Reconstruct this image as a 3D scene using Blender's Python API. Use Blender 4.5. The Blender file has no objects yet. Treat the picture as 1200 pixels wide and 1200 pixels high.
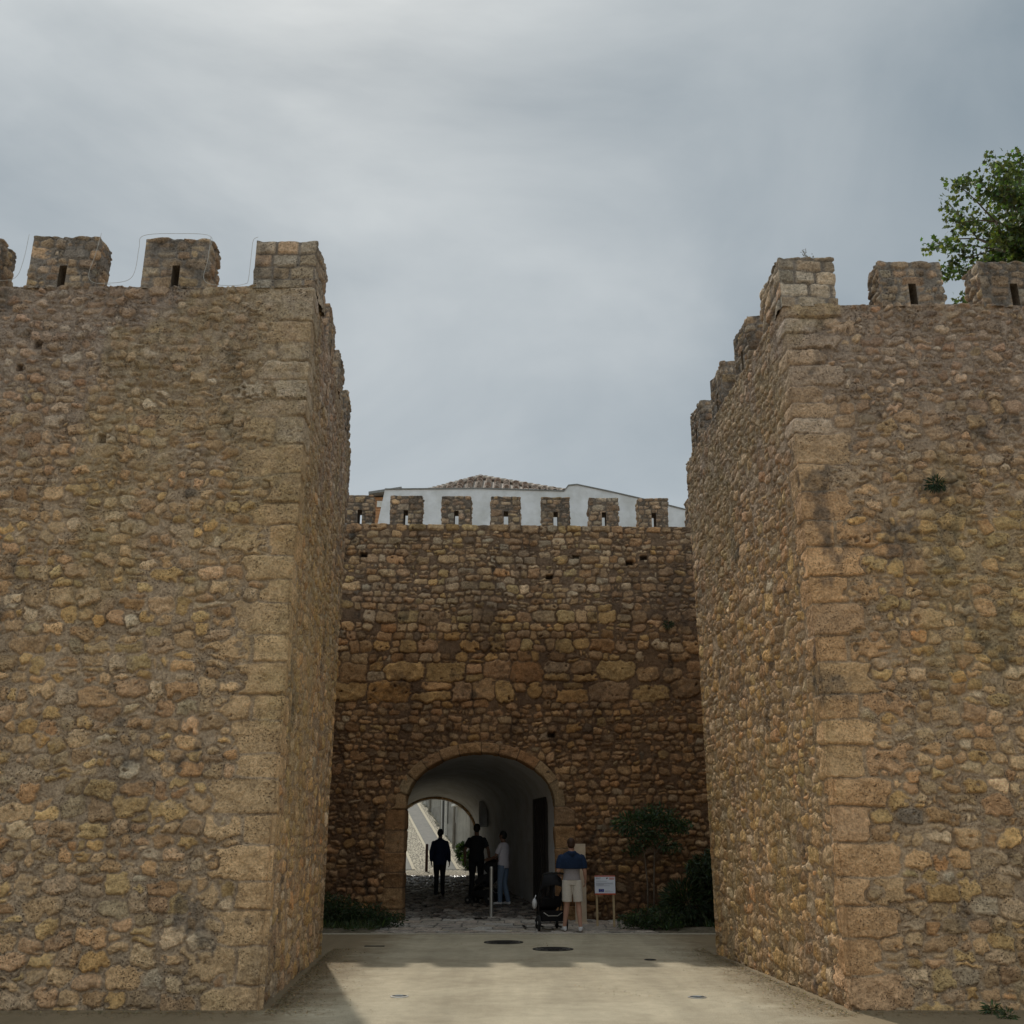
import bpy, bmesh, math, random
import numpy as np
from mathutils import Vector, Matrix
random.seed(7)
R = math.radians
sc = bpy.context.scene
col = sc.collection

# ------------------------------------------------------------------ camera
F = 1200.0; PITCH = math.atan(390.0/F); EYE = 1.65
cam_d = bpy.data.cameras.new('camera'); cam = bpy.data.objects.new('camera', cam_d); col.objects.link(cam)
cam.location = (0, 0, EYE); cam.rotation_euler = (R(90)+PITCH, 0, 0)
cam_d.sensor_width = 36; cam_d.sensor_height = 36; cam_d.lens = 36.0*F/1200.0
cam_d.clip_start = 0.1; cam_d.clip_end = 3000
sc.camera = cam
CP, SP = math.cos(PITCH), math.sin(PITCH)
def ray(px, py):
    u = (px-600)/F; v = (600-py)/F
    return u, CP-v*SP, SP+v*CP
def at(px, py, Y):
    u, a, b = ray(px, py); t = Y/a
    return Vector((u*t, Y, EYE+b*t))

# ------------------------------------------------------------------ light
SUN = Vector((-0.235, 1.0, 1.20)).normalized()
SUN_EL = math.asin(SUN.z); SUN_AZ = math.atan2(SUN.x, SUN.y)
sd = bpy.data.lights.new('sun', 'SUN'); so = bpy.data.objects.new('sun', sd); col.objects.link(so)
sd.energy = 2.3; sd.angle = R(0.9); sd.color = (1.0, 0.95, 0.86)
so.rotation_euler = (-SUN).to_track_quat('-Z', 'Y').to_euler()
w = bpy.data.worlds.new("World"); sc.world = w; w.use_nodes = True
nt = w.node_tree; nt.nodes.clear()
def N(t, typ, **kw):
    n = t.nodes.new(typ)
    for k, v in kw.items(): setattr(n, k, v)
    return n
def setin(n, **kw):
    for k, v in kw.items():
        n.inputs[k.replace('_', ' ')].default_value = v
wo = N(nt, 'ShaderNodeOutputWorld')
sky = N(nt, 'ShaderNodeTexSky', sky_type='NISHITA', sun_disc=False, sun_elevation=SUN_EL, sun_rotation=SUN_AZ)
sky.air_density = 1.0; sky.dust_density = 1.0; sky.ozone_density = 1.2
tc = N(nt, 'ShaderNodeTexCoord')
# thin high cloud: flattened direction so that the veil streaks towards the horizon
sep = N(nt, 'ShaderNodeSeparateXYZ'); nt.links.new(tc.outputs['Generated'], sep.inputs[0])
def wm(op, a, b=None, clamp=False):
    n = N(nt, 'ShaderNodeMath', operation=op, use_clamp=clamp)
    for i, x in enumerate((a, b)):
        if x is None: continue
        if isinstance(x, (int, float)): n.inputs[i].default_value = x
        else: nt.links.new(x, n.inputs[i])
    return n.outputs[0]
zz = wm('ADD', wm('MAXIMUM', sep.outputs[2], 0.0), 0.75)
cx_ = wm('DIVIDE', sep.outputs[0], zz); cy_ = wm('DIVIDE', sep.outputs[1], zz)
cmb = N(nt, 'ShaderNodeCombineXYZ'); nt.links.new(cx_, cmb.inputs[0]); nt.links.new(cy_, cmb.inputs[1])
dirm = N(nt, 'ShaderNodeMapping'); dirm.inputs['Rotation'].default_value = (R(20), R(35), R(15)); dirm.inputs['Scale'].default_value = (2.2, 2.0, 3.6)
nt.links.new(tc.outputs['Generated'], dirm.inputs[0])
n1 = N(nt, 'ShaderNodeTexNoise'); setin(n1, Scale=1.1, Detail=8.0, Roughness=0.52, Distortion=0.5)
nt.links.new(dirm.outputs[0], n1.inputs['Vector'])
mp = N(nt, 'ShaderNodeMapping'); mp.inputs['Rotation'].default_value = (0, 0, R(35)); mp.inputs['Scale'].default_value = (0.8, 2.6, 1)
nt.links.new(cmb.outputs[0], mp.inputs[0])
n2 = N(nt, 'ShaderNodeTexNoise'); setin(n2, Scale=1.3, Detail=6.0, Roughness=0.55, Distortion=0.3)
nt.links.new(mp.outputs[0], n2.inputs['Vector'])
cl = wm('ADD', wm('MULTIPLY', n1.outputs[0], 0.7), wm('MULTIPLY', n2.outputs[0], 0.3))
mr = N(nt, 'ShaderNodeMapRange'); mr.inputs[1].default_value = 0.34; mr.inputs[2].default_value = 0.66
nt.links.new(cl, mr.inputs[0])
cr = N(nt, 'ShaderNodeMix', data_type='RGBA')
cr.inputs[6].default_value = (0.232*10, 0.280*10, 0.305*10, 1); cr.inputs[7].default_value = (0.410*10, 0.446*10, 0.455*10, 1)
hz = N(nt, 'ShaderNodeMapRange'); hz.inputs[1].default_value = 0.62; hz.inputs[2].default_value = 0.22; hz.inputs[3].default_value = 0.0; hz.inputs[4].default_value = 0.5
nt.links.new(sep.outputs[2], hz.inputs[0])
nt.links.new(wm('ADD', mr.outputs[0], hz.outputs[0], True), cr.inputs[0])
# light scattered forward through the cloud round the (hidden) sun
vd = N(nt, 'ShaderNodeVectorMath', operation='DOT_PRODUCT'); vd.inputs[1].default_value = SUN
nt.links.new(tc.outputs['Generated'], vd.inputs[0])
dt = wm('MAXIMUM', vd.outputs['Value'], 0.0)
g1 = wm('MULTIPLY', wm('POWER', dt, 30.0), 2.9); g2 = wm('MULTIPLY', wm('POWER', dt, 7.0), 1.1)
gl = wm('MULTIPLY', wm('ADD', g1, g2), wm('ADD', wm('MULTIPLY', mr.outputs[0], 0.9), 0.35))
gc = N(nt, 'ShaderNodeMix', data_type='RGBA', blend_type='ADD'); gc.inputs[0].default_value = 1
glc = N(nt, 'ShaderNodeCombineXYZ')
for i, k in enumerate((1.0, 0.98, 0.9)): nt.links.new(wm('MULTIPLY', gl, k), glc.inputs[i])
nt.links.new(cr.outputs[2], gc.inputs[6]); nt.links.new(glc.outputs[0], gc.inputs[7])
mx = N(nt, 'ShaderNodeMix', data_type='RGBA'); mx.inputs[0].default_value = 0.88
nt.links.new(sky.outputs[0], mx.inputs[6]); nt.links.new(gc.outputs[2], mx.inputs[7])
# an overcast sky is brightest overhead; unseen sky there and behind the camera is boosted to brighten the walls
ov = N(nt, 'ShaderNodeMapRange', interpolation_type='SMOOTHSTEP'); nt.links.new(sep.outputs[2], ov.inputs[0])
for i, v in enumerate((0.72, 1.0, 0.0, 1.1)): ov.inputs[i+1].default_value = v
an = N(nt, 'ShaderNodeMapRange', interpolation_type='SMOOTHSTEP'); nt.links.new(sep.outputs[1], an.inputs[0])
for i, v in enumerate((0.1, -0.7, 0.0, 0.6)): an.inputs[i+1].default_value = v
br_ = wm('ADD', wm('ADD', ov.outputs[0], an.outputs[0]), 1.0)
vsn = N(nt, 'ShaderNodeVectorMath', operation='SCALE'); nt.links.new(mx.outputs[2], vsn.inputs[0]); nt.links.new(br_, vsn.inputs['Scale'])
bg = N(nt, 'ShaderNodeBackground'); bg.inputs[1].default_value = 0.11
nt.links.new(vsn.outputs[0], bg.inputs[0]); nt.links.new(bg.outputs[0], wo.inputs[0])
vs = sc.view_settings; vs.view_transform = 'Standard'; vs.look = 'None'; vs.gamma = 1; vs.exposure = 0.0

# ------------------------------------------------------------------ helpers
def tag(o, label=None, cat=None, group=None, kind=None):
    if label: o['label'] = label
    if cat: o['category'] = cat
    if group: o['group'] = group
    if kind: o['kind'] = kind
    return o
def link(name, me, mat=None, parent=None):
    o = bpy.data.objects.new(name, me); col.objects.link(o)
    if mat is not None and me is not None: me.materials.append(mat)
    if parent is not None:
        o.parent = parent
    return o
def empty(name, loc=(0, 0, 0), rz=0.0):
    o = bpy.data.objects.new(name, None); col.objects.link(o)
    o.location = loc; o.rotation_euler = (0, 0, rz); o.empty_display_size = 0.2
    return o
def npmesh(name, V, Fq, mat=None, parent=None, C=None, smooth=False):
    """V (n,3), Fq (m,k) uniform face size"""
    me = bpy.data.meshes.new(name)
    V = np.asarray(V, np.float32).reshape(-1, 3); Fq = np.asarray(Fq, np.int32)
    k = Fq.shape[1]; m = len(Fq)
    me.vertices.add(len(V)); me.vertices.foreach_set('co', V.ravel())
    me.loops.add(m*k); me.loops.foreach_set('vertex_index', Fq.ravel())
    me.polygons.add(m); me.polygons.foreach_set('loop_start', np.arange(0, m*k, k, dtype=np.int32))
    me.polygons.foreach_set('loop_total', np.full(m, k, np.int32))
    me.polygons.foreach_set('use_smooth', np.full(m, smooth))
    me.update(calc_edges=True)
    if C is not None:
        a = me.color_attributes.new('Col', 'FLOAT_COLOR', 'POINT')
        cc = np.ones((len(V), 4), np.float32); cc[:, :3] = np.asarray(C).reshape(-1, 3)
        a.data.foreach_set('color', cc.ravel())
    return link(name, me, mat, parent)
class MB:
    """collects simple pieces into ONE mesh"""
    def __init__(s): s.v = []; s.f = []
    def add(s, vs, fs):
        b = len(s.v); s.v += [tuple(x) for x in vs]; s.f += [tuple(b+i for i in f) for f in fs]
    def box(s, x0, x1, y0, y1, z0, z1):
        s.add([(x0,y0,z0),(x1,y0,z0),(x1,y1,z0),(x0,y1,z0),(x0,y0,z1),(x1,y0,z1),(x1,y1,z1),(x0,y1,z1)],
              [(3,2,1,0),(4,5,6,7),(0,1,5,4),(1,2,6,5),(2,3,7,6),(3,0,4,7)])
    def prism(s, pts, z0, z1):
        n = len(pts)
        z0s = z0 if hasattr(z0, '__len__') else [z0]*n; z1s = z1 if hasattr(z1, '__len__') else [z1]*n
        s.add([(p[0], p[1], z) for p, z in zip(pts, z0s)]+[(p[0], p[1], z) for p, z in zip(pts, z1s)],
              [tuple(range(n-1, -1, -1)), tuple(range(n, 2*n))]+[(i, (i+1) % n, n+(i+1) % n, n+i) for i in range(n)])
    def tube(s, pts, rs, n=10, wide=None, ref=(0, 1, 0)):
        """closed tube through pts; radii rs (float or (ra, rb)); ref gives the rb direction"""
        pts = [Vector(p) for p in pts]; m = len(pts)
        if not hasattr(rs, '__len__'): rs = [rs]*m
        vs = []; ref = Vector(ref)
        for i, p in enumerate(pts):
            d = (pts[min(i+1, m-1)]-pts[max(i-1, 0)]).normalized()
            rr = ref if abs(d.dot(ref)) < 0.95 else Vector((1, 0, 0))
            b = (rr-d*rr.dot(d)).normalized(); a = d.cross(b)
            r = rs[i]; ra, rb = (r if hasattr(r, '__len__') else (r, r))
            for k in range(n):
                t = 2*math.pi*k/n
                vs.append(p+a*math.cos(t)*ra+b*math.sin(t)*rb)
        fs = [tuple(range(n-1, -1, -1)), tuple(range((m-1)*n, m*n))]
        for i in range(m-1):
            for k in range(n):
                fs.append((i*n+k, i*n+(k+1) % n, (i+1)*n+(k+1) % n, (i+1)*n+k))
        s.add(vs, fs)
    def ball(s, c, r, n=12, m=8):
        rx, ry, rz = r if hasattr(r, '__len__') else (r, r, r)
        vs = [(c[0], c[1], c[2]-rz)]
        for i in range(1, m):
            a = -math.pi/2+math.pi*i/m
            for k in range(n):
                t = 2*math.pi*k/n
                vs.append((c[0]+rx*math.cos(a)*math.cos(t), c[1]+ry*math.cos(a)*math.sin(t), c[2]+rz*math.sin(a)))
        vs.append((c[0], c[1], c[2]+rz)); L = len(vs)-1
        fs = [(0, 1+(k+1) % n, 1+k) for k in range(n)]
        for i in range(m-2):
            for k in range(n):
                a = 1+i*n+k; b = 1+i*n+(k+1) % n
                fs.append((a, b, b+n, a+n))
        fs += [(L, L-n+k, L-n+(k+1) % n) for k in range(n)]
        s.add(vs, fs)
    def lathe(s, prof, c=(0, 0, 0), n=24, axis='z'):
        vs = []; m = len(prof)
        for r, h in prof:
            for k in range(n):
                t = 2*math.pi*k/n
                if axis == 'z': vs.append((c[0]+r*math.cos(t), c[1]+r*math.sin(t), c[2]+h))
                else: vs.append((c[0]+h, c[1]+r*math.cos(t), c[2]+r*math.sin(t)))
        fs = [tuple(range(n-1, -1, -1)), tuple(range((m-1)*n, m*n))]
        for i in range(m-1):
            for k in range(n): fs.append((i*n+k, i*n+(k+1) % n, (i+1)*n+(k+1) % n, (i+1)*n+k))
        s.add(vs, fs)
    def build(s, name, mat=None, parent=None, bevel=0.0, smooth=False):
        me = bpy.data.meshes.new(name); me.from_pydata(s.v, [], s.f); me.update()
        o = link(name, me, mat, parent)
        if bevel:
            b = o.modifiers.new('b', 'BEVEL'); b.width = bevel; b.segments = 2; b.limit_method = 'ANGLE'
        if smooth:
            for p in me.polygons: p.use_smooth = True
        return o
    def remesh(s, name, mat, parent, voxel=0.008, it=3, fac=0.5):
        me = bpy.data.meshes.new('tmp'); me.from_pydata(s.v, [], s.f); me.update()
        bm = bmesh.new(); bm.from_mesh(me); bmesh.ops.recalc_face_normals(bm, faces=bm.faces); bm.to_mesh(me); bm.free()
        o = bpy.data.objects.new('tmp', me); col.objects.link(o)
        r = o.modifiers.new('r', 'REMESH'); r.mode = 'VOXEL'; r.voxel_size = voxel
        sm = o.modifiers.new('s', 'SMOOTH'); sm.iterations = it; sm.factor = fac
        dg = bpy.context.evaluated_depsgraph_get()
        me2 = bpy.data.meshes.new_from_object(o.evaluated_get(dg))
        bpy.data.objects.remove(o); me2.name = name
        for p in me2.polygons: p.use_smooth = True
        me2.materials.clear()
        return link(name, me2, mat, parent)

# ------------------------------------------------------------------ numpy noise
def _h(xi, yi, seed):
    h = (xi.astype(np.int64)*374761393+yi.astype(np.int64)*668265263+seed*974634777) & 0xffffffff
    h = ((h ^ (h >> 13))*1274126177) & 0xffffffff
    return ((h ^ (h >> 16)) & 0xffff)/65535.0
def vn(x, y, seed=0):
    xf = np.floor(x); yf = np.floor(y); tx = x-xf; ty = y-yf
    tx = tx*tx*(3-2*tx); ty = ty*ty*(3-2*ty)
    a = _h(xf, yf, seed); b = _h(xf+1, yf, seed); c = _h(xf, yf+1, seed); d = _h(xf+1, yf+1, seed)
    return ((a*(1-tx)+b*tx)*(1-ty)+(c*(1-tx)+d*tx)*ty)*2-1
def fbm(x, y, seed=0, o=4, g=0.5):
    r = 0; a = 1; t = 0
    for i in range(o):
        r = r+a*vn(x*2**i+i*17.3, y*2**i-i*9.1, seed+i*13); t += a; a *= g
    return r/t
def sstep(x): x = np.clip(x, 0, 1); return x*x*(3-2*x)
def brk(breaks, steps):
    out = []
    for i in range(len(breaks)-1):
        n = max(1, int(math.ceil((breaks[i+1]-breaks[i])/steps[i])))
        out.append(np.linspace(breaks[i], breaks[i+1], n+1)[:-1])
    out.append(np.array([breaks[-1]])); return np.concatenate(out)

# ------------------------------------------------------------------ materials
def newmat(name):
    m = bpy.data.materials.new(name); m.use_nodes = True; t = m.node_tree
    return m, t, t.nodes['Principled BSDF']
def L(t, a, b): t.links.new(a, b)
def mixc(t, blend, fac, a, b):
    n = N(t, 'ShaderNodeMix', data_type='RGBA', blend_type=blend)
    for i, x in ((0, fac), (6, a), (7, b)):
        if isinstance(x, (int, float)): n.inputs[i].default_value = x
        elif isinstance(x, tuple): n.inputs[i].default_value = (*x, 1)
        else: L(t, x, n.inputs[i])
    return n.outputs[2]
def rng_(t, x, a, b, c, d):
    n = N(t, 'ShaderNodeMapRange'); L(t, x, n.inputs[0])
    for i, v in enumerate((a, b, c, d)): n.inputs[i+1].default_value = v
    return n.outputs[0]
def noise(t, co, scale, detail=4, rough=0.55, dist=0.0):
    n = N(t, 'ShaderNodeTexNoise'); setin(n, Scale=scale, Detail=float(detail), Roughness=rough, Distortion=dist)
    L(t, co, n.inputs['Vector']); return n.outputs[0]
def stone_mat(name, pits=0.6, bump=0.012, tint=(1, 1, 1), rough=0.92, fine=1.0):
    m, t, p = newmat(name)
    a = N(t, 'ShaderNodeAttribute', attribute_name='Col'); g = N(t, 'ShaderNodeTexCoord').outputs['Object']
    nf = noise(t, g, 38*fine, 6, 0.65); nm = noise(t, g, 9, 4, 0.6, 0.3)
    v = N(t, 'ShaderNodeTexVoronoi', feature='F1'); setin(v, Scale=46*fine, Randomness=1.0); L(t, g, v.inputs['Vector'])
    v2 = N(t, 'ShaderNodeTexVoronoi', feature='F1'); setin(v2, Scale=23*fine); L(t, g, v2.inputs['Vector'])
    patch = rng_(t, noise(t, g, 2.6, 3), 0.42, 0.62, 0.15, 1)
    pit = rng_(t, v.outputs[0], 0.10, 0.30, 0, 1); pit2 = rng_(t, v2.outputs[0], 0.08, 0.26, 0, 1)
    pm = N(t, 'ShaderNodeMath', operation='MINIMUM'); L(t, pit, pm.inputs[0]); L(t, pit2, pm.inputs[1])
    pinv = N(t, 'ShaderNodeMath', operation='SUBTRACT'); pinv.inputs[0].default_value = 1; L(t, pm.outputs[0], pinv.inputs[1])
    pa = N(t, 'ShaderNodeMath', operation='MULTIPLY'); L(t, pinv.outputs[0], pa.inputs[0]); L(t, patch, pa.inputs[1])
    c = mixc(t, 'MULTIPLY', 1.0, a.outputs['Color'], tint)
    lum = rng_(t, nf, 0.28, 0.72, 0.58, 1.40)
    c = mixc(t, 'MULTIPLY', 1.0, c, lum)
    lum2 = rng_(t, nm, 0.3, 0.7, 0.76, 1.20); c = mixc(t, 'MULTIPLY', 1.0, c, lum2)
    pf = N(t, 'ShaderNodeMath', operation='MULTIPLY'); L(t, pa.outputs[0], pf.inputs[0]); pf.inputs[1].default_value = pits
    c = mixc(t, 'MIX', pf.outputs[0], c, (0.07, 0.05, 0.035))
    L(t, c, p.inputs['Base Color']); p.inputs['Roughness'].default_value = rough
    p.inputs['Specular IOR Level'].default_value = 0.2
    h = N(t, 'ShaderNodeMath', operation='SUBTRACT'); L(t, nf, h.inputs[0]); L(t, pa.outputs[0], h.inputs[1])
    b = N(t, 'ShaderNodeBump'); b.inputs['Strength'].default_value = 1.0; b.inputs['Distance'].default_value = bump*2.2
    L(t, h.outputs[0], b.inputs['Height']); L(t, b.outputs[0], p.inputs['Normal'])
    return m
def simple(name, c, rough=0.7, nscale=20, namp=0.15, bump=0.0, metal=0.0, spec=0.3, trans=0.0, c2=None, mscale=3):
    m, t, p = newmat(name); g = N(t, 'ShaderNodeTexCoord').outputs['Object']
    nz = noise(t, g, nscale, 5, 0.6)
    cc = c
    if c2 is not None: cc = mixc(t, 'MIX', rng_(t, noise(t, g, mscale, 5, 0.6), 0.4, 0.65, 0, 1), c, c2)
    cc = mixc(t, 'MULTIPLY', 1.0, cc, rng_(t, nz, 0.3, 0.7, 1-namp, 1+namp))
    L(t, cc, p.inputs['Base Color'])
    p.inputs['Roughness'].default_value = rough; p.inputs['Metallic'].default_value = metal
    p.inputs['Specular IOR Level'].default_value = spec
    if bump:
        b = N(t, 'ShaderNodeBump'); b.inputs['Distance'].default_value = bump; b.inputs['Strength'].default_value = 0.7
        L(t, nz, b.inputs['Height']); L(t, b.outputs[0], p.inputs['Normal'])
    return m
def leaf_mat(name, tint=(1, 1, 1), tr=0.35):
    m, t, p = newmat(name); a = N(t, 'ShaderNodeAttribute', attribute_name='Col')
    c = mixc(t, 'MULTIPLY', 1.0, a.outputs['Color'], tint)
    L(t, c, p.inputs['Base Color']); p.inputs['Roughness'].default_value = 0.55
    tr_ = N(t, 'ShaderNodeBsdfTranslucent'); c2 = mixc(t, 'MULTIPLY', 1.0, c, (1.3, 1.5, 0.5)); L(t, c2, tr_.inputs[0])
    ms = N(t, 'ShaderNodeMixShader'); ms.inputs[0].default_value = tr
    L(t, p.outputs[0], ms.inputs[1]); L(t, tr_.outputs[0], ms.inputs[2])
    L(t, ms.outputs[0], t.nodes['Material Output'].inputs[0]); return m
M = {}
M['stone'] = stone_mat('rubble_stone')
M['dark_stone'] = stone_mat('gate_wall_stone', pits=0.4)
M['slab'] = stone_mat('paving_slab', pits=0.15, bump=0.003)
M['leaf'] = leaf_mat('leaf'); M['tleaf'] = leaf_mat('tree_leaf', tr=0.38)
M['bark'] = simple('bark', (0.14, 0.11, 0.08), 0.9, 30, 0.3, 0.01)
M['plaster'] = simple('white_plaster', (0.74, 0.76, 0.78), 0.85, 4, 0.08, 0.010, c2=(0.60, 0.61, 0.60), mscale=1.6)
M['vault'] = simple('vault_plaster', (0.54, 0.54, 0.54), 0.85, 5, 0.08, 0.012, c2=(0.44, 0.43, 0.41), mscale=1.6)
M['facade'] = simple('cream_facade', (0.42, 0.39, 0.33), 0.85, 5, 0.1, 0.004, c2=(0.30, 0.28, 0.24), mscale=1.5)
M['facade2'] = simple('grey_facade', (0.33, 0.31, 0.27), 0.85, 5, 0.1, 0.004, c2=(0.24, 0.22, 0.19), mscale=1.5)
M['trim'] = simple('window_trim', (0.68, 0.66, 0.60), 0.7)
M['glass'] = simple('window_glass', (0.05, 0.06, 0.07), 0.12, spec=0.6)
M['wood'] = simple('dark_door_wood', (0.022, 0.018, 0.015), 0.7, 12, 0.3, 0.004)
M['timber'] = simple('post_timber', (0.40, 0.30, 0.17), 0.75, 14, 0.2, 0.002)
M['orange'] = simple('orange_boards', (0.48, 0.25, 0.12), 0.8, 10, 0.2)
M['cream'] = simple('cream_board', (0.50, 0.40, 0.29), 0.7, 8, 0.12, 0.001)
M['steel'] = simple('brushed_steel', (0.5, 0.5, 0.48), 0.35, 30, 0.1, metal=0.9)
M['rust'] = simple('brown_painted_iron', (0.09, 0.045, 0.035), 0.5)
M['iron'] = simple('cast_iron', (0.028, 0.025, 0.022), 0.65, 40, 0.3, 0.003, metal=0.3)
M['lid'] = simple('worn_lid', (0.13, 0.12, 0.10), 0.6, 60, 0.35, 0.004, metal=0.1)
M['black'] = simple('black_cloth', (0.012, 0.012, 0.014), 0.85, 40, 0.2)
M['navy'] = simple('navy_cloth', (0.012, 0.022, 0.055), 0.85, 40, 0.2)
M['blue'] = simple('blue_sweater', (0.009, 0.022, 0.055), 0.9, 40, 0.25, 0.003)
M['grey_tee'] = simple('grey_tee', (0.30, 0.28, 0.29), 0.9, 40, 0.1)
M['shorts'] = simple('beige_shorts', (0.58, 0.54, 0.48), 0.9, 40, 0.1)
M['white_tee'] = simple('white_tee', (0.55, 0.53, 0.58), 0.9, 40, 0.08)
M['jeans'] = simple('light_jeans', (0.13, 0.18, 0.26), 0.9, 40, 0.15)
M['skin'] = simple('skin', (0.42, 0.24, 0.17), 0.6, 20, 0.06)
M['skin2'] = simple('tanned_skin', (0.16, 0.09, 0.06), 0.6, 20, 0.06)
M['hair'] = simple('brown_hair', (0.045, 0.022, 0.012), 0.6, 90, 0.4, 0.004)
M['hair2'] = simple('black_hair', (0.01, 0.009, 0.008), 0.6, 90, 0.4, 0.004)
M['shoe'] = simple('white_shoe', (0.62, 0.62, 0.62), 0.6)
M['rubber'] = simple('rubber', (0.02, 0.02, 0.02), 0.8)
M['white'] = simple('white_panel', (0.66, 0.70, 0.78), 0.5, namp=0.03)
M['red'] = simple('red_strip', (0.50, 0.09, 0.04), 0.6)
M['eu'] = simple('flag_blue', (0.02, 0.04, 0.26), 0.6, namp=0.02)
M['yellow'] = simple('star_yellow', (0.7, 0.55, 0.05), 0.6)
M['print'] = simple('grey_print', (0.22, 0.25, 0.32), 0.7)
M['wire'] = simple('pale_cable', (0.50, 0.48, 0.44), 0.6)
M['kerb'] = simple('kerb_stone', (0.40, 0.36, 0.28), 0.85, 20, 0.15, 0.003)
M['soil'] = simple('soil', (0.10, 0.085, 0.055), 0.95, 14, 0.35, 0.03, c2=(0.16, 0.13, 0.09), mscale=5)

def ground_mat():
    m, t, p = newmat('plaza_gravel'); g = N(t, 'ShaderNodeTexCoord').outputs['Object']
    a = noise(t, g, 0.7, 5, 0.6, 0.3); b = noise(t, g, 5, 6, 0.65); f = noise(t, g, 90, 3, 0.6)
    c = mixc(t, 'MIX', rng_(t, a, 0.35, 0.65, 0, 1), (0.395, 0.335, 0.235), (0.51, 0.44, 0.315))
    c = mixc(t, 'MULTIPLY', 1.0, c, rng_(t, b, 0.3, 0.7, 0.87, 1.10))
    c = mixc(t, 'MULTIPLY', 1.0, c, rng_(t, f, 0.3, 0.7, 0.66, 1.28))
    v = N(t, 'ShaderNodeTexVoronoi'); setin(v, Scale=55.0); L(t, g, v.inputs['Vector'])
    sp = rng_(t, v.outputs[0], 0.05, 0.16, 1, 0)
    spm = N(t, 'ShaderNodeMath', operation='MULTIPLY'); L(t, sp, spm.inputs[0]); L(t, rng_(t, noise(t, g, 3.0, 4), 0.55, 0.66, 0, 0.7), spm.inputs[1])
    c = mixc(t, 'MIX', spm.outputs[0], c, (0.12, 0.09, 0.06))
    vc = N(t, 'ShaderNodeTexVoronoi'); setin(vc, Scale=14.0); L(t, g, vc.inputs['Vector'])
    c = mixc(t, 'MIX', rng_(t, vc.outputs[0], 0.03, 0.07, 0.75, 0), c, (0.13, 0.10, 0.07))
    # earthy dirt washed down along the feet of the towers, and faint wheel-worn streaks towards the gate
    sx = N(t, 'ShaderNodeSeparateXYZ'); L(t, g, sx.inputs[0])
    a1 = N(t, 'ShaderNodeMath', operation='SUBTRACT'); L(t, sx.outputs[0], a1.inputs[0]); a1.inputs[1].default_value = 0.37
    a2 = N(t, 'ShaderNodeMath', operation='ABSOLUTE'); L(t, a1.outputs[0], a2.inputs[0])
    a3 = N(t, 'ShaderNodeMath', operation='MULTIPLY_ADD'); L(t, noise(t, g, 2.2, 6, 0.65), a3.inputs[0]); a3.inputs[1].default_value = 1.6; L(t, a2.outputs[0], a3.inputs[2])
    c = mixc(t, 'MIX', rng_(t, a3.outputs[0], 2.95, 3.75, 0, 0.85), c, (0.21, 0.155, 0.09))
    st = N(t, 'ShaderNodeMapping'); st.inputs['Scale'].default_value = (1.6, 0.12, 1); L(t, g, st.inputs[0])
    c = mixc(t, 'MULTIPLY', 1.0, c, rng_(t, noise(t, st.outputs[0], 1.0, 5, 0.6, 0.4), 0.32, 0.68, 0.86, 1.10))
    L(t, c, p.inputs['Base Color']); p.inputs['Roughness'].default_value = 0.9; p.inputs['Specular IOR Level'].default_value = 0.15
    bp = N(t, 'ShaderNodeBump'); bp.inputs['Distance'].default_value = 0.006; L(t, f, bp.inputs['Height'])
    bp2 = N(t, 'ShaderNodeBump'); bp2.inputs['Distance'].default_value = 0.03; bp2.inputs['Strength'].default_value = 0.6; L(t, b, bp2.inputs['Height'])
    L(t, bp2.outputs[0], bp.inputs['Normal']); L(t, bp.outputs[0], p.inputs['Normal'])
    return m
M['ground'] = ground_mat()
def cobble_mat(name, c1, c2, scale, joint=(0.08, 0.07, 0.055)):
    m, t, p = newmat(name); g = N(t, 'ShaderNodeTexCoord').outputs['Object']
    v = N(t, 'ShaderNodeTexVoronoi', feature='DISTANCE_TO_EDGE'); setin(v, Scale=scale); L(t, g, v.inputs['Vector'])
    v2 = N(t, 'ShaderNodeTexVoronoi', feature='F1'); setin(v2, Scale=scale); L(t, g, v2.inputs['Vector'])
    sp = N(t, 'ShaderNodeSeparateColor'); L(t, v2.outputs['Color'], sp.inputs[0])
    c = mixc(t, 'MIX', sp.outputs[0], c1, c2)
    e = rng_(t, v.outputs[0], 0.02, 0.12, 0, 1)
    c = mixc(t, 'MIX', e, joint, c)
    L(t, c, p.inputs['Base Color']); p.inputs['Roughness'].default_value = 0.75
    b = N(t, 'ShaderNodeBump'); b.inputs['Distance'].default_value = 0.03; L(t, e, b.inputs['Height']); L(t, b.outputs[0], p.inputs['Normal'])
    return m
M['cobble_street'] = cobble_mat('cream_cobble', (0.55, 0.48, 0.34), (0.38, 0.33, 0.23), 9.0)
M['lane'] = simple('smooth_lane', (0.20, 0.19, 0.165), 0.8, 20, 0.2, 0.004, c2=(0.16, 0.155, 0.14))
M['edging'] = simple('pale_edging', (0.50, 0.44, 0.32), 0.8)

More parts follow.
